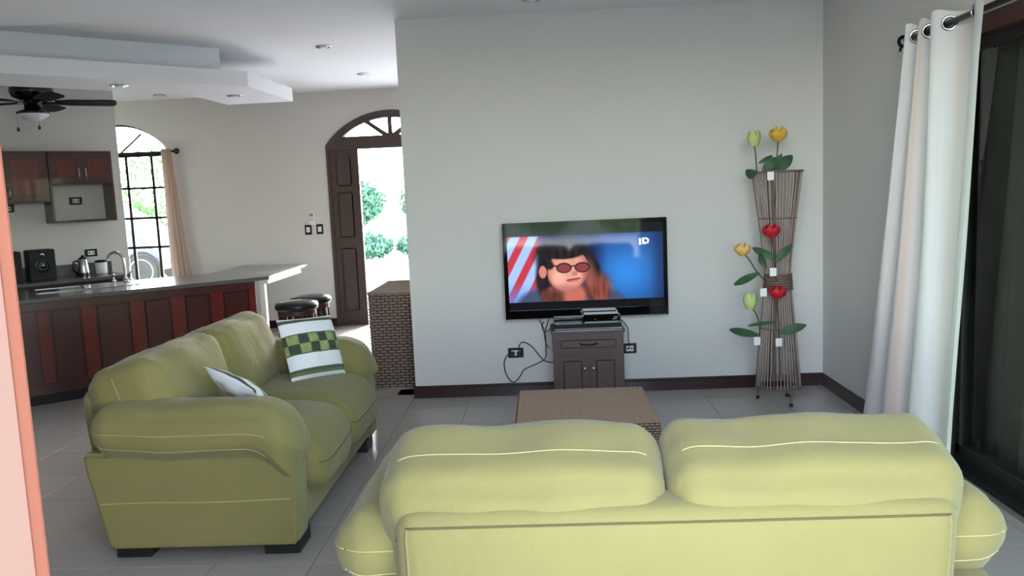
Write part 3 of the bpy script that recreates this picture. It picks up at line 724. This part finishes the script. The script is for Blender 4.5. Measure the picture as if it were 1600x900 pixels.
g.build('waist_binding', 'rattan_dark', lm, smooth=True)
for px in ((1180, 622), (1237, 636), (1239, 619), (1252, 607)):
    p = on_z(*px, .0); dx, dy = p.x-1.605, p.y-5.70; L = math.hypot(dx, dy); dx, dy = dx/L*.155, dy/L*.155
    ft = G().tube([(dx*.95, dy*.95, .14), (dx, dy, .02)], .005, 6).build('leg', 'rattan_dark', lm)
    G().lathe([(.0, 0), (.012, .003), (.014, .012), (.010, .022), (0, .026)], 10, (dx, dy, 0)).build('ball_foot', 'black_wood', ft, smooth=True)
def leafmesh(name, p0, p1, wd, parent, up=Vector((0, -.4, 1)), m='leaf'):
    p0, p1 = Vector(p0), Vector(p1); d = (p1-p0); L = d.length; d.normalize(); sd = d.cross(Vector((0, -1, .2))).normalized(); nn = sd.cross(d)
    g = G(); n = 8
    for i in range(n+1):
        t = i/n; w_ = wd*math.sin(math.pi*min(1, t*.92+.05))**.8; c = p0+d*L*t+nn*(-.02*math.sin(math.pi*t))
        g.v += [c-sd*w_-nn*.006, c+nn*.0, c+sd*w_-nn*.006]
    for i in range(n):
        for j in range(2): a = i*3+j; g.f.append((a, a+1, a+4, a+3))
    return g.build(name, m, parent, smooth=True)
def bloom(kind, c, r_, m, parent):
    c = Vector(c)
    if kind == 'rose':
        for ly, (k, rr, op) in enumerate(((3, .45, .1), (5, .75, .35), (6, 1.0, .75))):
            for q in range(k):
                a = 2*math.pi*(q/k)+ly*.5; g = G(); n = 5
                for i in range(n+1):
                    t = i/n
                    for j in range(n+1):
                        s_ = -1+2*j/n; aa = a+s_*.75*math.sin(math.pi*(.25+.7*t))
                        R_ = r_*rr*(.12+.95*math.sin(math.pi*(.05+.72*t)))*(1+.45*op*max(0, t-.55)+.10*noise.noise(Vector((aa*2.5+ly, t*3, q)))); g.v.append(c+Vector((R_*math.cos(aa), R_*math.sin(aa), r_*(-.85+(1.5+.5*(1-rr))*t+.12*math.cos(s_*2.6)*t+.10*math.sin(q*2.1)*t))))
                for i in range(n):
                    for j in range(n): b_ = i*(n+1)+j; g.f.append((b_, b_+1, b_+n+2, b_+n+1))
                g.build('petal', m, parent, smooth=True)
    else:
        for q in range(6):
            a = 2*math.pi*q/6; inr = .86 if q % 2 else 1.; g = G(); n = 6
            for i in range(n+1):
                t = i/n; wdt = .62*math.sin(math.pi*(.18+.80*t))**.7
                for j in range(5):
                    s_ = -1+j/2; aa = a+s_*wdt; R_ = r_*inr*(.25+.75*math.sin(math.pi*(.12+.62*t))); g.v.append(c+Vector((R_*math.cos(aa), R_*math.sin(aa), r_*(-1.1+2.3*t))))
            for i in range(n):
                for j in range(4): b_ = i*5+j; g.f.append((b_, b_+1, b_+6, b_+5))
            g.build('petal', m, parent, smooth=True)
def flower(label, kind, m, head, stem, Y, r_, leaves=(), tagp=None, cat='flower'):
    t = thing('artificial_flower', label, cat, (0, 0, 0), 0, 'artificial flowers on the rattan lamp')
    st = [on_y(*p, yy) for p, yy in stem]; h = on_y(*head, Y)
    t.location = st[-1]; o = Vector(st[-1])
    bloom(kind, h-o, r_, m, t)
    G().tube([p-o for p in smoothpts([h-Vector((0, 0, r_*.7))]+st, 5)], .0042, 6).build('stem', 'stem', t, smooth=True)
    for (a, ya), (b_, yb), wd in leaves: leafmesh('leaf', on_y(*a, ya)-o, on_y(*b_, yb)-o, wd, t)
    if tagp:
        p = on_y(*tagp, 5.52)-o; G().box((p.x-.022, p.y-.001, p.z-.028), (p.x+.022, p.y, p.z+.028)).build('price_tag', 'paper', t)
    return t
flower('yellow flower standing highest out of the lamp top', 'rose', 'yellow', (1216, 210), [((1214, 245), 5.7), ((1212, 300), 5.68), ((1208, 340), 5.66)], 5.7, .056, [(((1212, 268), 5.68), ((1238, 243), 5.62), .042), (((1205, 272), 5.6), ((1222, 240), 5.64), .03)], (1204, 275))
flower('pale green tulip standing out of the lamp top', 'tulip', 'palegreen', (1178, 217), [((1181, 245), 5.68), ((1184, 290), 5.66), ((1192, 340), 5.66)], 5.68, .046, [(((1184, 268), 5.62), ((1166, 272), 5.55), .035), (((1185, 255), 5.65), ((1207, 243), 5.6), .016), (((1192, 268), 5.58), ((1213, 246), 5.55), .034)])
flower('red rose on the upper front of the lamp', 'rose', 'red', (1205, 361), [((1208, 385), 5.53), ((1211, 405), 5.54), ((1213, 440), 5.58)], 5.52, .054, [(((1211, 402), 5.53), ((1176, 387), 5.54), .028), (((1212, 409), 5.53), ((1238, 382), 5.48), .026), (((1198, 420), 5.55), ((1188, 396), 5.52), .025)], (1208, 425))
flower('peach flower leaning out to the left of the lamp', 'rose', 'peach', (1160, 390), [((1168, 402), 5.46), ((1183, 425), 5.52), ((1197, 440), 5.57)], 5.44, .050, [(((1187, 426), 5.52), ((1147, 445), 5.45), .026)], (1193, 457))
flower('red rose just below the lamp waist', 'rose', 'red', (1215, 457), [((1214, 480), 5.52), ((1217, 510), 5.52), ((1219, 585), 5.54)], 5.50, .052, [(((1218, 520), 5.52), ((1260, 508), 5.46), .032)], (1217, 535))
flower('pale tulip low on the left of the lamp', 'tulip', 'palegreen', (1172, 471), [((1180, 488), 5.5), ((1186, 505), 5.53), ((1187, 530), 5.56)], 5.48, .048, [(((1187, 524), 5.53), ((1140, 515), 5.46), .028), (((1214, 502), 5.52), ((1168, 509), 5.46), .012)], (1183, 533))

# ================================================================== RIGHT CURTAIN AND ROD
rod = thing('curtain_rod', 'black iron curtain rod with scrolled finial beside the sliding door', 'curtain rod', (1.95, 4.5, 2.25))
G().tube([(0, 0, 0), (0, -3.3, 0)], .014, 12).build('rod', 'iron', rod, smooth=True)
g = G()
for k in range(5):
    a = k*math.pi/5; m = Matrix.Rotation(a, 3, 'Y'); g.ring((0, .055, 0), .030, .0055, m @ Matrix.Rotation(R(90), 3, 'X') @ Matrix.Diagonal((1, .62, 1)), 18, 6)
g.ring((0, .01, 0), .014, .007, Matrix.Rotation(R(90), 3, 'X'), 16, 6)
for s_ in (-1, 1): g.tube([(s_*.012, .05, -.02), (s_*.02, .05, -.045), (s_*.018, .05, -.052)], .007, 6)
g.build('scroll_finial', 'iron', rod, smooth=True)
for y in (-.045, -3.1): G().tube([(0, y, 0), (.10, y, -.005)], .008, 8).box((.10, y-.02, -.04), (.112, y+.02, .04)).build('bracket', 'iron', rod)
cu = thing('curtain', 'off-white striped curtain gathered at the far end of the sliding door', 'curtain', (1.95, 4.2, 0))
cross = [3.63, 3.82, 4.06, 4.17, 4.26, 4.33, 4.40, 4.44]
def top_y(u):      # u 0..1 -> (Y at rod, phase)
    n = len(cross)-1; s_ = u*n; k = min(n-1, int(s_)); f = s_-k; ph = (k-1+f)*math.pi
    if k == 0: ph = (f-1)*math.pi*.5
    return cross[k]+(cross[k+1]-cross[k])*f, ph
NU, NV = 168, 68; g = G(); uv = []
for j in range(NV+1):
    v = j/18*.05 if j <= 18 else .05+.95*(j-18)/50
    for i in range(NU+1):
        u = i/NU; yt, ph = top_y(u); yb = 3.84+(5.02-3.84)*u
        sw_ = v**1.05; Y = yt*(1-sw_)+yb*sw_
        am = (.062 if u < .45 else .040)*(1-.1*v)+.02*v
        X = am*math.sin(ph)*(1+.25*math.sin(v*3+u*9))+.012*noise.noise(Vector((u*7, v*2.2, 3)))*v
        Y += .014*math.sin(2*ph+v*4)*v
        z = 2.305-v*2.29+(.012*math.sin(ph*2) if j == 0 else 0)
        g.v.append(Vector((X*1.0-.01*v, Y-4.2, z))); uv.append((u, v))
for j in range(NV):
    for i in range(NU):
        a = j*(NU+1)+i; q = (a, a+1, a+NU+2, a+NU+1); c = sum((g.v[k] for k in q), Vector())/4
        if math.hypot(c.x, c.z-2.25) > .026: g.f.append(q)      # eyelet openings where the rod passes
g.build('fabric', 'curtain', cu, smooth=True, uv=uv)
for k, y in enumerate(cross[1:-1]):
    s_ = 1 if k % 2 == 0 else -1; slope = 1.35 if k < 2 else 1.6
    n_ = Vector((1, -s_*.62, 0)) if k < 2 else Vector((1, -s_*.9, 0)); n_ = Vector((s_*.55, -1, 0)).normalized()
    m = n_.to_track_quat('Z', 'Y').to_matrix()
    G().ring((0, y-4.2, 2.25), .030, .0075, m @ Matrix.Diagonal((1, 1, .7)), 24, 8).build('grommet', 'chrome', cu, smooth=True)

# kitchen window curtain
rd = thing('curtain_rod', 'thin black rod with ring finial over the arched kitchen window', 'curtain rod', (-4.40, YF-.09, 2.205))
G().tube([(0, 0, 0), (-1.55, 0, 0)], .011, 8).build('rod', 'iron', rd)
G().ring((.035, 0, 0), .028, .008, Matrix.Rotation(R(90), 3, 'X'), 18, 6).ring((.035, 0, 0), .020, .006, Matrix.Rotation(R(90), 3, 'Y'), 18, 6).build('ring_finial', 'iron', rd, smooth=True)
for x in (-.03, -1.5): G().tube([(x, 0, 0), (x, .09, 0)], .007, 6).build('bracket', 'iron', rd)
kc = thing('curtain', 'peach curtain hanging at the right of the arched kitchen window', 'curtain', (-4.45, YF-.09, 0))
g = G(); uv = []; NU, NV = 50, 30
for j in range(NV+1):
    v = j/NV
    for i in range(NU+1):
        u = i/NU; x0 = -.085+.0*v; x1 = .03+.17*v**.9; g.v.append(Vector((x0+(x1-x0)*u, -.052+.032*math.sin(u*9*math.pi)*(.8+.3*v), 2.235-v*2.2))); uv.append((u, v))
for j in range(NV):
    for i in range(NU): a = j*(NU+1)+i; g.f.append((a, a+1, a+NU+2, a+NU+1))
g.build('fabric', 'curtain2', kc, smooth=True, uv=uv)
for k in range(4): G().ring((-.085+.025*k, -.006, 2.205), .022, .003, Matrix.Rotation(R(90), 3, 'Y'), 18, 6).build('curtain_ring', 'iron', kc, smooth=True)

# ================================================================== KITCHEN
# upper cabinets on the angled wall (local axes s, n, z through KM)
def kthing(name, label, cat, s_, n_, z=0, group=None):
    t = thing(name, label, cat, KM @ Vector((s_, n_, z)), 0, group); t.matrix_world = KM @ Matrix.Translation((s_, n_, z)); return t
def raised_door(parent, x0, x1, z0, z1, y, m='mahogany', hx=None, hz=None, hl=.1):
    d = G().box((x0, y, z0), (x1, y+.018, z1)).build('cabinet_door', m, parent, bevel=.003, seg=1)
    g = G().box((x0+.055, y+.006, z0+.055), (x1-.055, y+.024, z1-.055)); g.build('raised_panel', 'mahogany_red', d, bevel=.014, seg=2)
    if hx is not None: G().tube([(hx, y+.018, hz), (hx, y+.045, hz), (hx, y+.045, hz+hl), (hx, y+.018, hz+hl)], .005, 6).build('handle', 'chrome', d, smooth=True)
    return d
ZT = 2.124
c1 = kthing('wall_cabinet', 'dark red wall cabinet with tall raised-panel doors at the left edge', 'cabinet', .745, .003, 0, 'kitchen wall cabinets')
G().box((0, 0, 1.64), (.95, .31, ZT)).build('body', 'mahogany', c1, bevel=.003, seg=1)
raised_door(c1, .02, .375, 1.655, ZT-.02, .31, hx=.345, hz=1.67, hl=.13); raised_door(c1, .385, .74, 1.655, ZT-.02, .31, hx=.415, hz=1.67, hl=.13)
c2 = kthing('wall_cabinet', 'dark red wall cabinet with short doors above an open microwave niche', 'cabinet', .165, .003, 0, 'kitchen wall cabinets')
G().box((0, 0, 1.805), (.575, .31, ZT)).build('body', 'mahogany', c2, bevel=.003, seg=1)
raised_door(c2, .015, .285, 1.82, ZT-.02, .31, hx=.258, hz=1.84, hl=.12); raised_door(c2, .292, .56, 1.82, ZT-.02, .31, hx=.32, hz=1.84, hl=.12)
for x in (0, .555): G().box((x, 0, 1.44), (x+.02, .31, 1.805)).build('niche_side', 'mahogany', c2)
G().box((0, 0, 1.435), (.575, .31, 1.455)).build('niche_shelf', 'mahogany', c2)
def kplate(label, px, w_=.118, h_=.076):
    p = on_plane(px[0], px[1], KC, KN); t = plate('power_outlet', label, 'outlet', p, w_, h_); t.rotation_euler = (0, 0, math.atan2(KN.y, KN.x)+R(90)); return t
kplate('black framed outlet inside the microwave niche', (118, 314)); kplate('black framed outlet under the wall cabinets at the left edge', (11, 326)); kplate('black framed outlet above the kitchen kettle', (142, 395))
bc = kthing('base_cabinet', 'dark base cabinet run against the angled kitchen wall', 'cabinet', .20, .003)
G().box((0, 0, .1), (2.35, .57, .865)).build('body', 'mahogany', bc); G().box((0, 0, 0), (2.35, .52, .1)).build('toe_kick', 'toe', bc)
for k in range(4): raised_door(bc, .03+.58*k, .58+.58*k, .14, .84, .57, hx=.08+.58*k, hz=.68, hl=.12)
bw = kthing('worktop', 'grey granite worktop with upstand along the angled kitchen wall', 'worktop', .18, .003)
G().box((0, 0, .868), (2.4, .62, .90)).build('slab', 'granite', bw, bevel=.004, seg=1); G().box((0.0, 0, .90), (2.4, .02, 1.01)).build('upstand', 'granite', bw)
def speaker(label, s_, wd, ht):
    t = kthing('speaker', label, 'speaker', s_, .26, .902, 'speakers on the kitchen worktop')
    G().box((0, -.09, 0), (wd, .11, ht)).build('cabinet', 'matte_black', t, bevel=.006)
    mm = Matrix.Rotation(R(-90), 3, 'X')
    G().lathe([(.0, .002), (.026, .006), (.05, -.002), (.062, .004), (.066, .0)], 28, (wd*.5, .113, ht*.47), mm).build('woofer', 'black', t, smooth=True)
    G().lathe([(0, .006), (.012, .005), (.018, 0)], 16, (wd*.5, .114, ht*.47), mm).build('dust_cap', 'steel', t, smooth=True)
    G().lathe([(0, .008), (.014, .004), (.022, 0)], 16, (wd*.5, .112, ht*.83), mm).build('tweeter', 'steel', t, smooth=True)
speaker('black bookshelf speaker with visible woofer on the kitchen worktop', .775, .225, .29); speaker('black bookshelf speaker at the left, half hidden by the door jamb', 1.06, .225, .285)
kt = kthing('electric_kettle', 'black and steel kettle beside the white canister', 'kettle', .50, .22, .902)
G().lathe([(.055, 0), (.058, .03), (.045, .16), (.040, .17), (.012, .18), (.0, .185)], 20).build('body', 'steel', kt, smooth=True)
G().tube([(.04, 0, .15), (.085, 0, .14), (.09, 0, .06), (.055, 0, .02)], .011, 8).build('handle', 'black', kt, smooth=True)
G().lathe([(.07, 0), (.07, .02), (.06, .024)], 20).build('base', 'black', kt); G().lathe([(.042, .155), (.044, .172), (.014, .185), (.014, .2), (0, .202)], 20).build('lid', 'black', kt, smooth=True)
cn = kthing('canister', 'white canister with dark lid on the kitchen worktop', 'canister', .335, .22, .902)
G().lathe([(.048, 0), (.055, .01), (.057, .115), (.05, .12)], 22).build('jar', 'white', cn, smooth=True); G().lathe([(.056, .116), (.058, .135), (.02, .142), (0, .143)], 22).build('lid', 'black', cn, smooth=True)
# peninsula
F1, F2, F3, F4 = Vector((-2.54, 7.408, 0)), Vector((-2.566, 8.74, 0)), Vector((-3.32, 8.86, 0)), Vector((-3.32, 8.0, 0))
ID = Vector((-.7826, -.6225, 0)); IN = Vector((.6225, -.7826, 0))
WL = F1+ID*3.55; WLb = WL-IN*.949
pw = thing('worktop', 'grey granite breakfast-bar worktop of the kitchen peninsula', 'worktop', (0, 0, 0))
poly = [(WL.x, WL.y), (F1.x, F1.y), (F2.x, F2.y), (F3.x, F3.y), (F4.x, F4.y), (WLb.x, WLb.y)]
G().prism(poly, .84, .872).build('slab', 'granite', pw, bevel=.004, seg=1)
pen = thing('kitchen_peninsula', 'dark red wooden peninsula with raised panels under the granite bar', 'kitchen counter', (0, 0, 0))
b1 = F1-IN*.12+ID*.10; b0 = WL-IN*.12
bp_ = [(b0.x, b0.y), (b1.x, b1.y), (-2.75, 7.60), (-3.09, 8.55), (-3.22, 8.55), (-3.26, 7.98), (WLb.x+.08, WLb.y-.1)]
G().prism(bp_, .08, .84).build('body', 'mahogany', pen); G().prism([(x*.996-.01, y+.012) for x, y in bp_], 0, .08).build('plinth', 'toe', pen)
IM = Matrix(((ID.x, IN.x, 0, b1.x), (ID.y, IN.y, 0, b1.y), (0, 0, 1, 0), (0, 0, 0, 1)))
def isx(px, py):
    p = on_plane(px, py, b1, IN); return (p-Vector((b1.x, b1.y, 0))).dot(ID)
st = [(isx(a, 520), isx(b_, 520)) for a, b_ in ((413, 393), (352, 332), (292, 270), (228, 206), (152, 130), (80, 60))]
G().box((0, 0, .765), (3.4, .018, .838), IM).build('top_rail', 'mahogany', pen, bevel=.002, seg=1); G().box((0, 0, .08), (3.4, .018, .17), IM).build('bottom_rail', 'mahogany', pen, bevel=.002, seg=1)
prev = None
for a, b_ in st+[(st[-1][1]+.36, st[-1][1]+.46)]:
    a, b_ = min(a, b_), max(a, b_); a = max(a, .0)
    G().box((a, 0, .17), (b_, .018, .765), IM).build('stile', 'mahogany_red', pen, bevel=.002, seg=1)
    if prev is not None: G().box((prev+.012, 0, .182), (a-.012, .014, .753), IM).build('raised_panel', 'mahogany', pen, bevel=.03, seg=2)
    prev = b_
G().box((-2.68, 7.55, .79), (-2.60, 8.60, .84)).build('end_bracket', 'white', pen); G().box((-2.715, 7.63, 0), (-2.665, 7.68, .84)).build('end_post', 'white', pen)
# sink and faucet
sk = thing('kitchen_sink', 'stainless steel sink set in the peninsula worktop', 'sink', tuple(F1+ID*1.42-IN*.66)); sk.matrix_world = Matrix(((ID.x, -IN.x, 0, sk.location.x), (ID.y, -IN.y, 0, sk.location.y), (0, 0, 1, .872), (0, 0, 0, 1)))
g = G().box((-.40, -.22, 0), (.40, -.19, .006)).box((-.40, .17, 0), (.40, .22, .006)).box((-.40, -.22, 0), (-.37, .22, .006)).box((.37, -.22, 0), (.40, .22, .006)).box((-.015, -.22, 0), (.015, .22, .006))
g.build('rim', 'steel', sk, bevel=.002, seg=1)
for s_ in (-1, 1): G().box((s_*.19-.172, -.188, .0005), (s_*.19+.172, .168, .002)).build('bowl', 'steel', sk)
fb = on_z(197, 440, .872)
fc = thing('faucet', 'tall chrome gooseneck faucet on the peninsula worktop', 'faucet', fb)
fdir = (on_y(170, 403, fb.y)-on_y(196, 403, fb.y)); fdir.z = 0; fdir.normalize(); hgt = on_y(190, 393, fb.y).z-.872
G().lathe([(.028, 0), (.03, .012), (.018, .03)], 18).build('base', 'chrome', fc, smooth=True)
hz = hgt
G().tube(smoothpts([(0, 0, .02), Vector((0, 0, hz*.55))+fdir*.0, Vector((0, 0, hz*.82))+fdir*.01, Vector((0, 0, hz*.97))+fdir*.06, Vector((0, 0, hz*.96))+fdir*.11, Vector((0, 0, hz*.84))+fdir*.15, Vector((0, 0, hz*.72))+fdir*.155]), .013, 10).build('gooseneck', 'chrome', fc, smooth=True)
G().tube([(0, 0, .05), Vector((0, 0, .07))-fdir*.03, Vector((0, 0, .10))-fdir*.075], .008, 8).build('lever', 'chrome', fc, smooth=True)
sb = on_z(178, 441, .872); sd_ = thing('soap_dispenser', 'small chrome soap dispenser between sink and faucet', 'soap dispenser', sb)
G().lathe([(.018, 0), (.018, .02), (.008, .03), (.008, .06), (.016, .065), (.012, .075), (0, .078)], 14).build('pump', 'chrome', sd_, smooth=True); G().tube([(0, 0, .065), (-.04, -.03, .06)], .005, 6).build('spout', 'chrome', sd_)
# stools
def make_stool(label, loc):
    t = thing('bar_stool', label, 'stool', loc, 0, 'bar stools at the peninsula end'); H = .68
    G().lathe([(.0, H-.02), (.155, H-.02), (.172, H-.005), (.176, H+.02), (.165, H+.042), (.11, H+.054), (0, H+.058)], 32).build('seat_cushion', 'leather', t, smooth=True)
    G().lathe([(.15, H-.055), (.155, H-.05), (.155, H-.02), (.15, H-.018)], 32).build('seat_ring', 'stool_wood', t)
    for k in range(4):
        a = R(45+90*k); c, s_ = math.cos(a), math.sin(a)
        G().tube([(.125*c, .125*s_, H-.03), (.18*c, .18*s_, 0)], [.020, .017], 8).build('leg', 'stool_wood', t, smooth=True)
    for z in (.22, .45): G().ring((0, 0, z), .125+.055*(1-z/H)-.0, .009, None, 28, 6).build('foot_ring', 'stool_wood', t, smooth=True)
    for k in range(8):
        a = R(22.5+45*k); c, s_ = math.cos(a), math.sin(a)
        G().tube([(.140*c, .140*s_, H-.04), (.150*c, .150*s_, .45)], .010, 6).build('spindle', 'stool_wood', t, smooth=True)
    return t
make_stool('round black stool nearer to the camera beside the peninsula end', tuple(on_z(463, 470, .735))[:2]+(0,)); make_stool('round black stool further back beside the peninsula end', tuple(on_z(485, 461, .735))[:2]+(0,))
# ceiling fan
fan = thing('ceiling_fan', 'black ceiling fan with frosted bowl light and pull chains over the kitchen', 'ceiling fan', (-4.33, 7.0, 0))
G().lathe([(.016, 2.62), (.016, 2.80)], 12).build('downrod', 'black', fan); G().lathe([(.03, 2.74), (.07, 2.80), (.075, CEIL)], 20).build('canopy', 'black', fan, smooth=True)
G().lathe([(.09, 2.50), (.15, 2.53), (.168, 2.56), (.168, 2.60), (.14, 2.635), (.03, 2.645)], 28).build('motor_housing', 'black', fan, smooth=True)
G().lathe([(.065, 2.40), (.068, 2.50), (.08, 2.51)], 20).build('switch_housing', 'black', fan, smooth=True); 
lk = G().lathe([(.128, 2.385), (.132, 2.40), (.09, 2.418), (.05, 2.42)], 28).build('light_fitter', 'black', fan, smooth=True)
G().lathe([(.0, 2.315), (.012, 2.317), (.06, 2.335), (.105, 2.362), (.125, 2.388)], 28).build('glass_bowl', 'frost', lk, smooth=True)
for k in range(5):
    a = R(30+72*k); m = Matrix.Rotation(a, 4, 'Z') @ Matrix.Translation((0, 0, 2.485)) @ Matrix.Rotation(R(-15), 4, 'X')
    g = G(); pr = [(.17, -.045), (.30, -.062), (.60, -.068), (.645, -.055), (.655, 0), (.645, .055), (.60, .068), (.30, .062), (.17, .045)]
    bl_ = g.prism(pr, -.004, .004, m).build('blade', 'matte_black', fan)
    G().box((.07, -.018, -.008), (.24, .018, -.003), m).build('blade_iron', 'black', bl_)
for dx, dz in ((-.09, 2.255), (.095, 2.262)):
    cc = G().tube([(dx, -.09, 2.39), (dx, -.09, dz)], .0018, 5).build('pull_chain', 'steel', fan); G().lathe([(0, -.022), (.009, -.016), (.011, 0), (.006, .014), (0, .018)], 10, (dx, -.09, dz)).build('chain_knob', 'black_wood', cc, smooth=True)

# ================================================================== OUTSIDE
def bush(label, c, rad, n, ls, m, name='shrub', cat='shrub', group='garden shrubs outside', trunk=0.):
    t = thing(name, label, cat, (c[0], c[1], -.13), 0, group)
    g = G(); rx, ry, rz = rad; zc = trunk+rz*.92
    for _ in range(n):
        while True:
            p = Vector((random.uniform(-1, 1), random.uniform(-1, 1), random.uniform(-1, 1)))
            if .25 < p.length < 1: break
        p = p.normalized()*(.62+.38*random.random())*(1+.22*noise.noise(p*2.3+Vector((c[0], 0, 0))))
        q = Vector((p.x*rx, p.y*ry, zc+p.z*rz)); q.z = max(.03, q.z)
        a = Vector((random.gauss(0, 1), random.gauss(0, 1), random.gauss(0, 1))).normalized(); b_ = a.orthogonal().normalized(); s_ = ls*random.uniform(.6, 1.3)
        g.add([q-a*s_, q+b_*s_*.45, q+a*s_, q-b_*s_*.45], [(0, 1, 2, 3)])
    f = g.build('foliage', m, t); f['kind'] = 'stuff'
    G().tube([(0, 0, 0), (.03*rx, 0, zc*.6), (.05, .03, zc)], [max(.03, .06*rx), max(.025, .045*rx), .02], 7).build('trunk', 'bark', t)
bush('low rounded shrub seen through the front door in the nearer row, left', (-5.0, 22.6), (.85, .8, .36), 1500, .09, 'hedge2')
bush('low rounded shrub seen through the front door in the nearer row, right', (-3.35, 22.9), (.8, .8, .33), 1500, .09, 'hedge2')
bush('tall blue-green hedge shrub far beyond the front door, left', (-11.7, 50), (2.0, 1.5, 1.4), 2400, .22, 'hedge2')
bush('tall blue-green hedge shrub far beyond the front door, right', (-6.9, 51), (1.8, 1.5, 1.6), 2400, .22, 'hedge2')
bush('bright green shrub beside the pale car outside the kitchen window', (-9.85, 20.2), (.6, .6, .75), 1500, .09, 'hedge')
bush('taller green shrub showing above the hood of the pale car', (-11.5, 22.9), (.8, .6, 1.0), 1200, .09, 'hedge')
bush('big tree crown rising behind the shrubs outside the kitchen window', (-17.5, 38), (3.0, 2.5, 1.9), 700, .15, 'hedge', 'garden_tree', 'tree', 'garden trees', .9)
for k, (x, y, rx, rz, lab) in enumerate(((-2.8, -16.5, 1.3, 1.1, 'round green bush on the lawn behind the camera, left'), (.1, -17.0, 1.2, 1.2, 'round green bush on the lawn behind the camera, middle'), (3.0, -16.0, 1.4, 1.1, 'round green bush on the lawn behind the camera, right'))):
    bush(lab, (x, y), (rx, 1.0, rz), 900, .13, 'hedge', group='bushes on the back lawn')
# car outside the kitchen window
car = thing('parked_car', 'pale car parked outside the kitchen window, nose to the right', 'car', (-8.48, 17.65, -.13), 0.)
prof = [(-3.6, .35), (-3.55, 1.0), (-3.2, 1.70), (-.95, 1.76), (-.25, 1.33), (.18, .92), (.38, .72), (.42, .35)]
g = G(); g.prism([(x, z) for x, z in prof], -.85, .85, toY); g.build('body', 'carpaint', car, bevel=.07, seg=3)
G().prism([(-2.95, 1.12), (-2.75, 1.60), (-1.1, 1.64), (-.55, 1.2)], -.862, -.85, toY).build('side_window', 'carglass', car)
for x in (.05, -2.75):
    for y in (-.80, .80):
        wh = G().lathe([(.26, -.1), (.33, -.1), (.35, -.06), (.35, .06), (.33, .1), (.26, .1)], 26, (x, y, .35), Matrix.Rotation(R(90), 3, 'X')).build('wheel', 'tyre', car, smooth=True)
        G().lathe([(.0, -.075), (.06, -.08), (.22, -.095), (.26, -.105), (.26, .05), (0, .05)], 26, (x, y, .35), Matrix.Rotation(R(-90 if y > 0 else 90), 3, 'X') @ Matrix.Rotation(R(180), 3, 'X')).build('rim', 'rim', wh)
    G().ring((x, -.855, .36), .38, .03, Matrix.Rotation(R(90), 3, 'X'), 26, 6).build('wheel_arch', 'tyre', car)
G().box((.30, -.7, .60), (.42, -.4, .72)).build('headlight', 'frost', car, bevel=.02)
